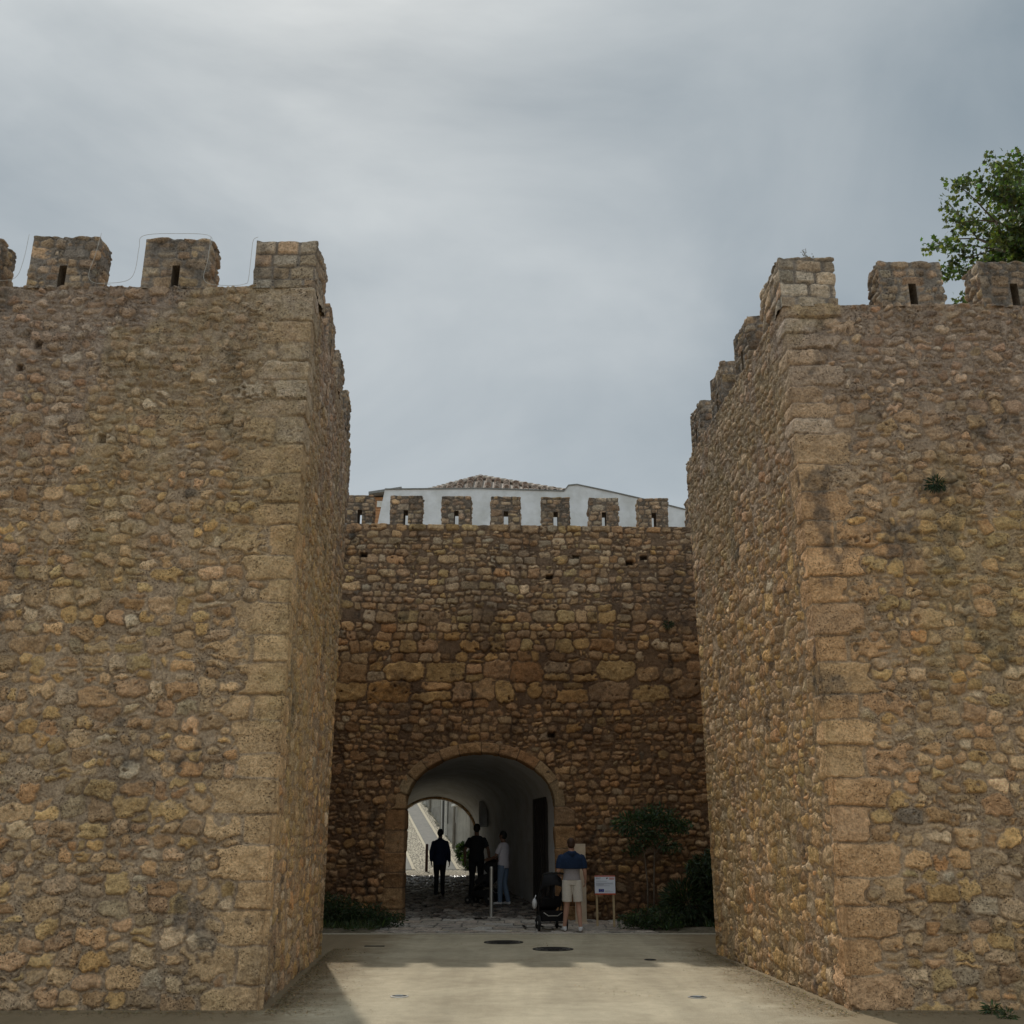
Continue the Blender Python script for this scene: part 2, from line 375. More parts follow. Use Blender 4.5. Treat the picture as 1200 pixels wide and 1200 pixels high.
# ------------------------------------------------------------------ masonry generator
PAL = np.array([
    (0.370, 0.290, 0.190),   # 0 beige
    (0.400, 0.305, 0.145),   # 1 ochre
    (0.350, 0.250, 0.175),   # 2 pink brown
    (0.255, 0.180, 0.115),   # 3 brown
    (0.330, 0.300, 0.250),   # 4 grey
    (0.500, 0.450, 0.360),   # 5 pale
    (0.105, 0.095, 0.085),   # 6 dark
    (0.400, 0.230, 0.115),   # 7 orange
    (0.390, 0.275, 0.175),   # 8 quoin pinkish
    (0.410, 0.325, 0.215),   # 9 quoin beige
    (0.440, 0.420, 0.370)])  # 10 grey-white block
PAL = PAL*0.60+np.array([0.375, 0.285, 0.180])*0.40
PAL[6] = (0.15, 0.125, 0.10); PAL = PAL*np.array([1.50, 1.31, 1.13])
W_LOW = [36, 24, 14, 11, 5, 4, 0.5, 2.0, 0, 0, 0]
W_TOP = [30, 6, 22, 16, 16, 6, 1.2, 1, 0, 0, 0]
W_GATE = [20, 6, 26, 34, 5, 3, 1.5, 1.5, 0, 0, 0]
W_GATE_T = [26, 10, 18, 20, 14, 5, 4, 2, 0, 0, 0]
W_GATE_M = [22, 42, 10, 16, 3, 2, 2, 2, 0, 0, 0]
def pick(rng, wts):
    a = np.array(wts, float); return rng.choice(len(a), p=a/a.sum())
def rubble(rng, s0, s1, z0, z1, prof, avoid=None):
    """rough courses of stones -> seeds (s, z, hw, hh, rot, p, bias, proud, palette)"""
    out = []; z = z0-0.1
    while z < z1+0.1:
        rh = prof((s0+s1)/2, z)['rh']*rng.uniform(0.75, 1.3)
        s = s0-rng.uniform(0, 0.3)
        while s < s1+0.1:
            pr = prof(s, z)
            w = rh*rng.uniform(0.75, 2.0)*pr.get('asp', 1.0)
            cs = s+w/2; cz = z+rh/2+rng.uniform(-1, 1)*rh*pr.get('jit', 0.22)
            r = rng.random()
            pl = pick(rng, pr['w'])
            def seed(cs, cz, w, h, k=1.0):
                shr = rng.uniform(*pr.get('shr', (0.74, 1.04)))
                out.append((cs, cz, w/2*shr, h/2*shr, rng.normal(0, pr.get('rot', 0.13)), rng.uniform(2.2, pr.get('p', 4.2)), 0.0,
                            rng.uniform(0.35, 1.25)*k, pl if k == 1 else pick(rng, pr['w'])))
            if avoid is None or not avoid(cs, cz):
                if r < 0.04: pass
                elif r < 0.24:
                    f = rng.uniform(0.35, 0.65)
                    seed(cs, cz-rh*(1-f)/2, w, rh*f); seed(cs+rng.uniform(-.2, .2)*w, cz+rh*f/2, w*rng.uniform(.6, 1), rh*(1-f), 0.8)
                elif r < 0.31:
                    for q in (-1, 0, 1): seed(cs+q*w*0.33, cz+rng.uniform(-.2, .2)*rh, w*0.32, rh*rng.uniform(.35, .8), 0.7)
                else: seed(cs, cz, w, rh)
            s += w
        z += rh*0.97
    # gap-filling pinnings
    n = int((s1-s0)*(z1-z0)*prof((s0+s1)/2, (z0+z1)/2).get('pin', 7))
    for _ in range(n):
        cs = rng.uniform(s0, s1); cz = rng.uniform(z0, z1)
        if avoid is None or not avoid(cs, cz):
            out.append((cs, cz, rng.uniform(.02, .05), rng.uniform(.012, .035), rng.normal(0, .4), 2.4, 0.02, 0.6, pick(rng, prof(cs, cz)['w'])))
    return out
def stone_field(S, Z, seeds, seed=0, mortar=(0.42, 0.315, 0.215), relief=0.03, warp=0.05, gap=0.006, lim=1.22, var=0.15):
    """height and colour over the grid S x Z"""
    ns, nz = len(S), len(Z); SS, ZZ = np.meshgrid(S, Z, indexing='ij')
    Sw = SS+warp*fbm(SS*4.5, ZZ*4.5, seed+1, 4)+0.4*warp*vn(SS*19, ZZ*19, seed+9)
    Zw = ZZ+warp*0.9*fbm(SS*4.5+40, ZZ*4.5, seed+2, 4)+0.4*warp*vn(SS*19+5, ZZ*19, seed+10)+0.07*fbm(SS*0.8, ZZ*0.8, seed+3, 2)
    D1 = np.full((ns, nz), 9.0); D2 = np.full((ns, nz), 9.0); ID = np.full((ns, nz), -1, np.int32)
    mg = 0.16
    for k, (cs, cz, hw, hh, rot, p, bias, proud, pl) in enumerate(seeds):
        i0 = np.searchsorted(S, cs-hw*1.45-mg); i1 = np.searchsorted(S, cs+hw*1.45+mg)
        j0 = np.searchsorted(Z, cz-hh*1.45-mg); j1 = np.searchsorted(Z, cz+hh*1.45+mg)
        if i1 <= i0 or j1 <= j0: continue
        sl = (slice(i0, i1), slice(j0, j1))
        if bias > 0.1: dx = Sw[sl]*.3+SS[sl]*.7-cs; dz = Zw[sl]*.3+ZZ[sl]*.7-cz
        else: dx = Sw[sl]-cs; dz = Zw[sl]-cz
        if rot: c, s_ = math.cos(rot), math.sin(rot); dx, dz = dx*c+dz*s_, -dx*s_+dz*c
        d = ((np.abs(dx)/hw)**p+(np.abs(dz)/hh)**p)**(1/p)-bias
        a, b, q = D1[sl], D2[sl], ID[sl]
        m = d < a
        b[:] = np.where(m, a, np.minimum(b, d)); a[:] = np.where(m, d, a); q[:] = np.where(m, k, q)
    arr = np.array(seeds, float); idc = np.clip(ID, 0, None)
    size = np.minimum(arr[idc, 2], arr[idc, 3])
    big = arr[idc, 6] > 0.1
    bd = np.minimum((D2-D1)*0.5, lim-D1)*size-gap
    inside = sstep(bd/0.011)*(ID >= 0)
    prof = 1-np.exp(-np.clip(bd, 0, 1)/0.020)
    rgh = fbm(SS*9, ZZ*9, seed+20, 4, 0.6); rg2 = fbm(SS*34, ZZ*34, seed+24, 3, 0.6)
    h = prof*relief*arr[idc, 7]*(1+0.5*rgh)+inside*(0.017*rgh+0.013*rg2)
    h = h-0.032*np.exp(-((bd+0.004)/0.009)**2)*(0.3+0.7*sstep(fbm(SS*3, ZZ*3, seed+55, 3)+0.55))
    rr = np.random.default_rng(seed+77); tiltx = rr.normal(0, 0.12, len(arr)); tiltz = rr.normal(-0.03, 0.12, len(arr))
    h = h+inside*np.clip((SS-arr[idc, 0])*tiltx[idc]+(ZZ-arr[idc, 1])*tiltz[idc], -0.02, 0.02)
    h = h+(1-inside)*(0.010*fbm(SS*14, ZZ*14, seed+5, 3)+0.006*rg2)
    # mortar smeared over some stones
    sm = sstep((fbm(SS*1.7, ZZ*1.7, seed+31, 3)-0.16)/0.25)*0.6+0.08
    sme = sm*sstep((fbm(SS*13, ZZ*13, seed+33, 3)+0.15)/0.35)*(~big)
    h = h*(1-0.35*sme)+relief*0.35*sme
    h = h+0.022*fbm(SS*0.9, ZZ*0.9, seed+6, 3)
    lum = rr.lognormal(0, var, len(arr)); hue = rr.normal(0, 0.05, len(arr))
    bg_ = arr[:, 6] > 0.1; lum = np.where(bg_, lum**0.35, lum); hue = np.where(bg_, hue*0.3, hue)
    C = PAL[arr[idc, 8].astype(int)]*lum[idc][..., None]
    C = C*np.stack([1+hue[idc], np.ones_like(SS), 1-hue[idc]], -1)
    C = C*(1+0.16*rgh+0.14*rg2)[..., None]
    mo = np.array(mortar)*(1+0.14*fbm(SS*3, ZZ*3, seed+8, 4)+0.10*rg2)[..., None]
    k = (inside*(1-0.75*sme))[..., None]
    C = C*k+mo*(1-k)
    return h, C, SS, ZZ
def stain(C, SS, ZZ, seed, amt, colr=(0.10, 0.09, 0.08), sc_=1.2, thr=0.15):
    n = sstep((fbm(SS*sc_, ZZ*sc_*0.6, seed, 5, 0.6)-thr)/0.22)*amt
    n = n*(0.5+0.5*sstep(fbm(SS*8, ZZ*8, seed+3, 3)+0.5))
    n = n[..., None]; return C*(1-n)+np.array(colr)*n
class Path:
    def __init__(s, pts, closed=False, r=0.03):
        s.p = np.array(pts, float)
        if closed: s.p = np.vstack([s.p, s.p[:1]])
        d = np.diff(s.p, axis=0); s.l = np.hypot(d[:, 0], d[:, 1]); s.d = d/s.l[:, None]
        s.c = np.concatenate([[0], np.cumsum(s.l)]); s.r = r; s.closed = closed
    def raw(s, t):
        if s.closed: t = np.mod(t, s.c[-1])
        i = np.clip(np.searchsorted(s.c, t, side='right')-1, 0, len(s.l)-1)
        q = t-s.c[i]
        pos = s.p[i]+s.d[i]*q[:, None]; n = np.stack([s.d[i][:, 1], -s.d[i][:, 0]], -1)
        return pos, n
    def at(s, t):
        P = 0; Nn = 0
        for k in np.linspace(-1, 1, 7):
            p, n = s.raw(t+k*s.r); P = P+p; Nn = Nn+n
        P = P/7; Nn = Nn/np.linalg.norm(Nn, axis=1)[:, None]
        return P, Nn
def strip(name, path, S, Z, h, C, mat, parent, keep=None, top=None, cap=None, zoff=None, close=False):
    """displaced wall sheet along a plan path; top: z profile; cap: (depth, drop) adds the thickness of a parapet"""
    P, Nn = path.at(S); ns, nz = h.shape
    X = P[:, None, 0]+Nn[:, None, 0]*h; Y = P[:, None, 1]+Nn[:, None, 1]*h
    ZZ = np.repeat(Z[None, :], ns, 0).astype(float)
    if top is not None:      # bend the upper part to an uneven coping line
        k = sstep((ZZ-(Z[-1]-0.25))/0.25); ZZ = ZZ+k*top[:, None]
    if zoff is not None: ZZ = ZZ+zoff[:, None]
    V = [np.stack([X, Y, ZZ], -1)]; CC = [C]
    if cap:
        depth, drop = cap
        last = V[0][:, -1]; lc = C[:, -1]
        for f, dz in ((0.06, 0.012), (0.5, 0.02), (0.94, 0.012), (1.0, 0.0), (1.0, -drop)):
            q = last.copy(); q[:, 0] = P[:, 0]-Nn[:, 0]*depth*f+Nn[:, 0]*h[:, -1]*(1-f); q[:, 1] = P[:, 1]-Nn[:, 1]*depth*f+Nn[:, 1]*h[:, -1]*(1-f)
            q[:, 2] += dz; V.append(q[:, None]); CC.append(lc[:, None])
    V = np.concatenate(V, 1); CC = np.concatenate(CC, 1); nz2 = V.shape[1]
    idx = np.arange(ns*nz2).reshape(ns, nz2)
    q = np.stack([idx[:-1, :-1], idx[1:, :-1], idx[1:, 1:], idx[:-1, 1:]], -1)
    if keep is not None:
        kk = np.ones((ns-1, nz2-1), bool); kk[:, :nz-1] = keep; q = q[kk]
    q = q.reshape(-1, 4)
    return npmesh(name, V, q, mat, parent, CC, smooth=True)
def merlon(parent, corners, z0, z1, seed, prof, slit=None, step=0.02, relief=0.019, mortar=(0.32, 0.265, 0.215), mat=None, blocky=False, zvar=0.02):
    """solid block of masonry, slit = (width, height) cut clean through sides 0 and 2"""
    rng = np.random.default_rng(seed); P = Path(corners, True, 0.025)
    Ltot = P.c[-1]; m0 = (P.c[0]+P.c[1])/2; m2 = (P.c[2]+P.c[3])/2
    if slit:
        sw, sh = slit
        S = brk([0, m0-sw/2, m0+sw/2, m2-sw/2, m2+sw/2, Ltot], [step]*5); Z = brk([z0, z0+sh, z1], [step]*2)
    else: S = brk([0, Ltot], [step]); Z = brk([z0, z1], [step])
    if blocky:
        seeds = []; z = z0-0.02
        while z < z1:
            hh = rng.uniform(.15, .21); s = -rng.uniform(0, .2)
            while s < Ltot:
                ww = rng.uniform(.22, .42); seeds.append((s+ww/2, z+hh/2, ww/2*.97, hh/2*.95, 0, 7, 0.0, .6, pick(rng, [6, 0, 5, 2, 14, 10, 1, 0, 2, 6, 16]))); s += ww
            z += hh
    else: seeds = rubble(rng, 0, Ltot, z0, z1, prof)
    h, C, SS, ZZ = stone_field(S, Z, seeds, seed, relief=relief, mortar=mortar, warp=0.024 if not blocky else 0.010)
    g_ = C.mean(-1, keepdims=True); C = (C*.75+g_*.25)*np.array([1.0, .98, .95])
    C = stain(C, SS, ZZ, seed+5, 0.5, sc_=2.5, thr=0.0)
    C = C*0.97
    # periodic seam: fade displacement to the mean at the start/end corner
    f = sstep(np.minimum(SS, Ltot-SS)/0.06); h = h*f+0.012*(1-f)
    keep = None
    if slit:
        for mm in (m0, m2):
            dd = np.maximum(np.abs(SS-mm)-sw/2, ZZ-(z0+sh)); h = h*sstep(dd/0.04)
        sc_mid = (S[:-1]+S[1:])/2; zc = (Z[:-1]+Z[1:])/2
        hole = ((np.abs(sc_mid-m0) < sw/2) | (np.abs(sc_mid-m2) < sw/2))[:, None] & (zc < z0+sh)[None, :]
        keep = ~hole
    Pp, Nn = P.at(S)
    X = Pp[:, None, 0]+Nn[:, None, 0]*h; Y = Pp[:, None, 1]+Nn[:, None, 1]*h
    tp = zvar*fbm(S*3.0, S*0+seed, seed+4, 3)
    Zf = np.repeat(Z[None, :], len(S), 0)+sstep((ZZ-(z1-0.2))/0.2)*tp[:, None]
    V = np.stack([X, Y, Zf], -1)
    ctr = np.array([Pp[:, 0].mean(), Pp[:, 1].mean()])
    rows = [V]; cr = [C]
    for f_, dz in ((0.05, 0.010), (0.35, 0.022), (0.999, 0.025)):
        q = V[:, -1].copy(); q[:, 0] += (ctr[0]-q[:, 0])*f_; q[:, 1] += (ctr[1]-q[:, 1])*f_; q[:, 2] += dz
        if f_ > .9: q[:, 2] = z1+dz
        rows.append(q[:, None]); cr.append(C[:, -1][:, None])
    V = np.concatenate(rows, 1); CC = np.concatenate(cr, 1); ns, nz2 = V.shape[:2]
    idx = np.arange(ns*nz2).reshape(ns, nz2)
    q = np.stack([idx[:-1, :-1], idx[1:, :-1], idx[1:, 1:], idx[:-1, 1:]], -1)
    if keep is not None:
        kk = np.ones((ns-1, nz2-1), bool); kk[:, :len(Z)-1] = keep; q = q[kk]
    q = q.reshape(-1, 4); V = V.reshape(-1, 3); CC = CC.reshape(-1, 3)
    if slit:
        a0, _ = P.raw(np.array([m0-sw/2, m0+sw/2])); a2, _ = P.raw(np.array([m2-sw/2, m2+sw/2]))
        zt = z0+sh; b = len(V)
        ex = []
        for (p, z) in ((a0[0], z0), (a0[0], zt), (a0[1], z0), (a0[1], zt), (a2[1], z0), (a2[1], zt), (a2[0], z0), (a2[0], zt)):
            ex.append((p[0], p[1], z))
        # left jamb 0,1,4,5 ; right jamb 2,3,6,7 ; lintel 1,3,7,5
        q = np.vstack([q, np.array([(b, b+1, b+5, b+4), (b+2, b+6, b+7, b+3), (b+1, b+3, b+7, b+5)])])
        V = np.vstack([V, np.array(ex)]); CC = np.vstack([CC, np.tile([0.2, 0.16, 0.12], (8, 1))])
    return npmesh('merlon', V, q, mat or M['stone'], parent, CC, smooth=True)

# ------------------------------------------------------------------ GROUND
def zfl(y): return max(0.0, 0.048*(y-22.5))
gm = MB(); gm.add([(-400, -400, 0), (400, -400, 0), (400, 400, 0), (-400, 400, 0)], [(0, 1, 2, 3)])
tag(gm.build('plaza_ground', M['ground']), kind='structure')

def towers_profile(top):
    def f(s, z):
        t = min(1, max(0, (z-(top-4.0))/3.0))
        wts = [a*(1-t)+b*t for a, b in zip(W_LOW, W_TOP)]
        return dict(rh=0.172-0.045*t, asp=1.0, w=wts, pin=16, shr=(0.84-0.14*t, 1.06), jit=0.27, rot=0.16, p=4.0)
    return f
def quoins(rng, z0, z1, pal_low, pal_top, ztrans):
    out = []; z = z0; k = 0
    while z < z1:
        hh = rng.uniform(0.27, 0.40) if z < z1*0.75 else rng.uniform(0.20, 0.29)
        a = rng.uniform(0.50, 0.72) if k % 2 == 0 else rng.uniform(0.34, 0.48)
        b = rng.uniform(0.34, 0.46) if k % 2 == 0 else rng.uniform(0.48, 0.66)
        pl = pal_low if z < ztrans else pal_top
        pc = pl[rng.integers(len(pl))]
        out.append([z+hh/2, hh, a, b, pc, rng.uniform(0.35, 1.0), k])
        z += hh; k += 1
    return out
def make_tower(name, pts, corner_i, top, seed, side, label, pal_low, pal_top):
    root = empty(name, (pts[corner_i][0], pts[corner_i][1], 0))
    tag(root, label, 'tower', 'battlemented stone towers flanking the gate')
    rng = np.random.default_rng(seed)
    o = root.location
    P = Path([(p[0]-o.x, p[1]-o.y) for p in pts], True, 0.03)
    sc0 = P.c[corner_i]
    # visible fronts get a fine grid, the rest a coarse one
    lens = P.l; c = P.c
    if side == 'L':   # pts: outer-front, corner, far corner, outer-back
        br = [0, c[1]-5.3, c[1]+lens[1]+0.3, c[-1]]; st = [0.06, 0.0125, 0.09]
    else:             # pts: outer-back, far corner, corner, outer-front
        br = [0, c[1]-0.3, c[2]+5.0, c[3], c[-1]]; st = [0.09, 0.0125, 0.06, 0.09]
    S = brk(br, st); Z = brk([-0.12, top], [0.0125])
    pf = towers_profile(top)
    Q = quoins(rng, -0.05, top, pal_low, pal_top, top*0.66)
    seeds = []
    def avoid(s, z):
        for q in Q:
            if abs(z-q[0]) < q[1]/2:
                lo, hi = (sc0-q[2], sc0+q[3])
                if side == 'R': lo, hi = (sc0-q[3]*0.6, sc0+q[2])
                return lo-0.05 < s < hi+0.05
        return False
    seeds += rubble(rng, br[0], br[-1], -0.1, top, pf, avoid)
    for q in Q:
        lo, hi = (sc0-q[2], sc0+q[3]) if side == 'L' else (sc0-q[3]*0.6, sc0+q[2])
        seeds.append(((lo+hi)/2, q[0], (hi-lo)/2*0.975, q[1]/2*0.93, rng.normal(0, .012), 7.5, 0.12, q[5]*0.75, q[4]))
        if q[6] % 2 == 1 and rng.random() < 0.75:     # a second dressed block beside the short ones
            w2 = rng.uniform(.35, .6); pc = Q[0][4] if q[0] < top*.6 else pal_top[rng.integers(len(pal_top))]
            if side == 'R': seeds.append((hi+0.02+w2/2, q[0], w2/2*0.95, q[1]/2*0.88, rng.normal(0, .02), 6, 0.12, rng.uniform(.4, .8), pal_low[rng.integers(len(pal_low))] if q[0] < top*.66 else pc))
            else: seeds.append((lo-0.02-w2/2, q[0], w2/2*0.95, q[1]/2*0.88, rng.normal(0, .02), 5, 0.12, rng.uniform(.3, .7), pal_low[rng.integers(len(pal_low))] if q[0] < top*.66 else pc))
    h, C, SS, ZZ = stone_field(S, Z, seeds, seed, relief=0.036, warp=0.05)
    inn = (SS > sc0) if side == 'L' else (SS < sc0)
    h = np.where(inn, h*0.55, h*0.9)
    C = C*(np.array([1.10, 1.07, 1.04]) if side == 'L' else np.array([1.12, 1.06, 0.99]))
    # weathering bands: paler earth low down, grey lichen near the coping
    t = sstep((ZZ-(top-3.6))/3.2)[..., None]
    g_ = C.mean(-1, keepdims=True); C = C*(1-t)+(C*0.72+g_*0.28)*np.array([0.90, 0.88, 0.90])*t
    C = stain(C, SS, ZZ, seed+200, 0.28, sc_=0.8, thr=0.2)
    C = stain(C, SS, ZZ, seed+210, 0.75, sc_=2.0, thr=0.33)
    C = stain(C, SS, ZZ, seed+220, 0.40, colr=(0.46, 0.34, 0.16), sc_=0.7, thr=0.0)
    h = h+0.02*sstep((0.5-ZZ)/0.6)-0.10*(1-ZZ/top)
    # putlog holes
    for _ in range(10):
        cs = rng.uniform(sc0-4, sc0+5); cz = rng.uniform(2, top-0.6)
        if abs(cs-sc0) < .9: continue
        m = sstep((0.045+0.02*rng.random()-np.maximum(np.abs(SS-cs), np.abs(ZZ-cz)*0.9))/0.02); h = h-0.09*m; C = C*(1-0.5*m[..., None])
    tp = 0.02*fbm(S*2.2, S*0, seed+90, 4)
    fade = sstep(np.minimum(SS-S[0], S[-1]-SS)/0.05); h = h*fade-(1-fade)*0.10*(1-ZZ/top)
    strip('wall', P, S, Z, h, C, M['stone'], root, top=tp, cap=(0.42, 0.95))
    dk = MB(); pp = [(p[0]-o.x, p[1]-o.y) for p in pts]
    cxm = sum(p[0] for p in pp)/4; cym = sum(p[1] for p in pp)/4
    ins = [(p[0]+(0.2 if p[0] < cxm else -0.2), p[1]+(0.2 if p[1] < cym else -0.2)) for p in pp]
    dk.prism(ins, top-1.2, top-0.9); dk.build('wall_walk', M['kerb'], root)
    return root, P, pf
LT, RT = 8.56, 8.29
L0, L1, L2, L3 = (-10.5, 11.76), (-2.57, 11.76), (-2.97, 17.6), (-10.5, 17.6)
R0, R1, R2, R3 = (3.19, 17.6), (3.50, 11.76), (11.0, 11.76), (11.0, 17.6)
ltower, LP, lpf = make_tower('tower', [L0, L1, L2, L3], 1, LT, 11, 'L',
    'battlemented rubble stone tower left of the gate with pale dressed blocks up its corner', [9, 9, 0, 9], [10, 4, 10, 4, 9])
rtower, RP, rpf = make_tower('tower', [R3, R0, R1, R2], 2, RT, 23, 'R',
    'battlemented stone tower right of the gate with reddish corner blocks and a green tuft', [8, 8, 2, 0], [9, 10, 9, 4])
def mprof(s, z): return dict(rh=0.125, asp=1.15, w=W_TOP, pin=5, jit=0.12, rot=0.06, p=5.0, shr=(0.8, 1.04))
def front_merlon(tower, x0, x1, y0, z0, z1, seed, slit=(0.10, 0.34), th=0.42, blocky=False, inset=0.0):
    o = tower.location
    c = [(x0-o.x, y0-o.y+inset), (x1-o.x, y0-o.y+inset), (x1-o.x, y0-o.y+th), (x0-o.x, y0-o.y+th)]
    return merlon(tower, c, z0-0.03, z1, seed, mprof, slit, blocky=blocky)
def side_merlon(tower, A, B, y0, y1, sgn, z0, z1, seed, th=0.42, slit=(0.10, 0.34)):
    o = tower.location
    def px(y): return A[0]+(B[0]-A[0])*(y-A[1])/(B[1]-A[1])
    if sgn > 0:   # outward +x
        c = [(px(y0)-o.x, y0-o.y), (px(y1)-o.x, y1-o.y), (px(y1)-o.x-th, y1-o.y), (px(y0)-o.x-th, y0-o.y)]
    else:
        c = [(px(y1)-o.x, y1-o.y), (px(y0)-o.x, y0-o.y), (px(y0)-o.x+th, y0-o.y), (px(y1)-o.x+th, y1-o.y)]
    return merlon(tower, c, z0-0.03, z1, seed, mprof, slit)
# left tower: corner block, front and inner-side merlons
front_merlon(ltower, -3.37, -2.57, 11.76, LT, 9.24, 301, slit=None, th=0.75, blocky=True)
for k, (a, b, t) in enumerate([(-4.83, -3.96, 9.26), (-6.32, -5.43, 9.31), (-7.75, -6.72, 9.27), (-9.25, -8.4, 9.27)]):
    front_merlon(ltower, a, b, 11.76, LT, t, 310+k)
for k, (a, b) in enumerate([(13.4, 14.2), (14.9, 15.7), (16.4, 17.2)]):
    side_merlon(ltower, L1, L2, a, b, 1, LT, 9.23, 320+k)
front_merlon(rtower, 3.49, 4.22, 11.76, RT, 8.98, 331, slit=None, th=1.0, blocky=True)
for k, (a, b, t) in enumerate([(4.79, 5.62, 8.93), (6.10, 6.95, 8.93), (7.5, 8.35, 8.93), (8.9, 9.75, 8.93)]):
    front_merlon(rtower, a, b, 11.76, RT, t, 340+k)
for k, (a, b) in enumerate([(13.3, 14.05), (14.8, 15.55), (16.3, 17.05)]):
    side_merlon(rtower, R1, R0, a, b, -1, RT, 8.98, 350+k)

# ------------------------------------------------------------------ GATE WALL
GY = 24.0; ACX, AHW, ASP_, ACR = -0.72, 1.69, 2.50, 3.66    # arch centre, half width, springing, crown
gate = empty('gate_wall', (0, GY, 0))
tag(gate, 'battlemented brown rubble wall set back between the towers, pierced by the arched gateway', 'wall')
def in_arch(x, z, grow=0.0):
    hw = AHW+grow; rise = ACR-ASP_+grow
    dx = np.abs(x-ACX)
    return ((z < ASP_) & (dx < hw)) | ((z >= ASP_) & ((dx/hw)**2+((z-ASP_)/rise)**2 < 1))
def gprof(s, z):
    x = s-9.5
    if z < 4.75 or x > 2.6: return dict(rh=0.17, asp=1.0, w=W_GATE, pin=9, jit=0.25, rot=0.14, shr=(0.7, 1.02))
    if z < 5.6: return dict(rh=0.40, asp=1.05, w=W_GATE_M, pin=6, jit=0.12, rot=0.06, p=5, shr=(0.82, 1.0))
    if z < 6.9: return dict(rh=0.25, asp=0.95, w=W_GATE_M if x > -2 else W_GATE_T, pin=6, jit=0.12, rot=0.08, p=4.5, shr=(0.76, 1.0))
    return dict(rh=0.175, asp=1.15, w=W_GATE_T, pin=7, jit=0.15, rot=0.07, p=4.5, shr=(0.75, 1.0))
GT = 9.10
gp = Path([(-9.5, 0), (9.5, 0)]); rg = np.random.default_rng(5)
Sg = brk([0, 5.2, 14.4, 19.0], [0.07, 0.02, 0.07]); Zg = brk([-0.1, GT], [0.02])
gseeds = rubble(rg, 0, 19, -0.1, GT, gprof)
hg, Cg, SSg, ZZg = stone_field(Sg, Zg, gseeds, 51, relief=0.05, warp=0.04, mortar=(0.23, 0.155, 0.10))
Cg = stain(Cg, SSg, ZZg, 61, 0.5, colr=(0.09, 0.06, 0.045), sc_=0.7, thr=0.1)
Cg = stain(Cg, SSg, ZZg, 62, 0.7, colr=(0.05, 0.045, 0.04), sc_=2.2, thr=0.34)
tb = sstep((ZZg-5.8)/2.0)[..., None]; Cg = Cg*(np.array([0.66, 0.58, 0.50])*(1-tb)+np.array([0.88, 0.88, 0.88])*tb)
for (hx, hz) in [(-3.6, 8.35), (1.55, 8.3), (2.85, 8.15), (3.2, 8.28), (4.45, 8.0), (.9, 7.8), (.9, 4.05)]:
    m = sstep((0.06-np.maximum(np.abs(SSg-9.5-hx)*0.6, np.abs(ZZg-hz)))/0.02); hg = hg-0.12*m; Cg = Cg*(1-0.8*m[..., None])
xm = (Sg[:-1]+Sg[1:])/2-9.5; zm = (Zg[:-1]+Zg[1:])/2
keep = ~in_arch(xm[:, None], zm[None, :], 0.10)
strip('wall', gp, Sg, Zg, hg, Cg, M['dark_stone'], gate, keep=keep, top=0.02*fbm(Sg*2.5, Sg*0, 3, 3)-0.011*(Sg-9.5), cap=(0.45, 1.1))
mb = MB()      # thickness of the wall behind its face, broken round the gateway
mb.box(-9.5, ACX-AHW-0.35, 0.3, 2.0, -0.1, 8.0); mb.box(ACX+AHW+0.35, 9.5, 0.3, 2.0, -0.1, 8.0); mb.box(ACX-AHW-0.35, ACX+AHW+0.35, 0.3, 2.0, ACR+0.35, 8.0)
mb.build('wall_core', M['kerb'], gate)
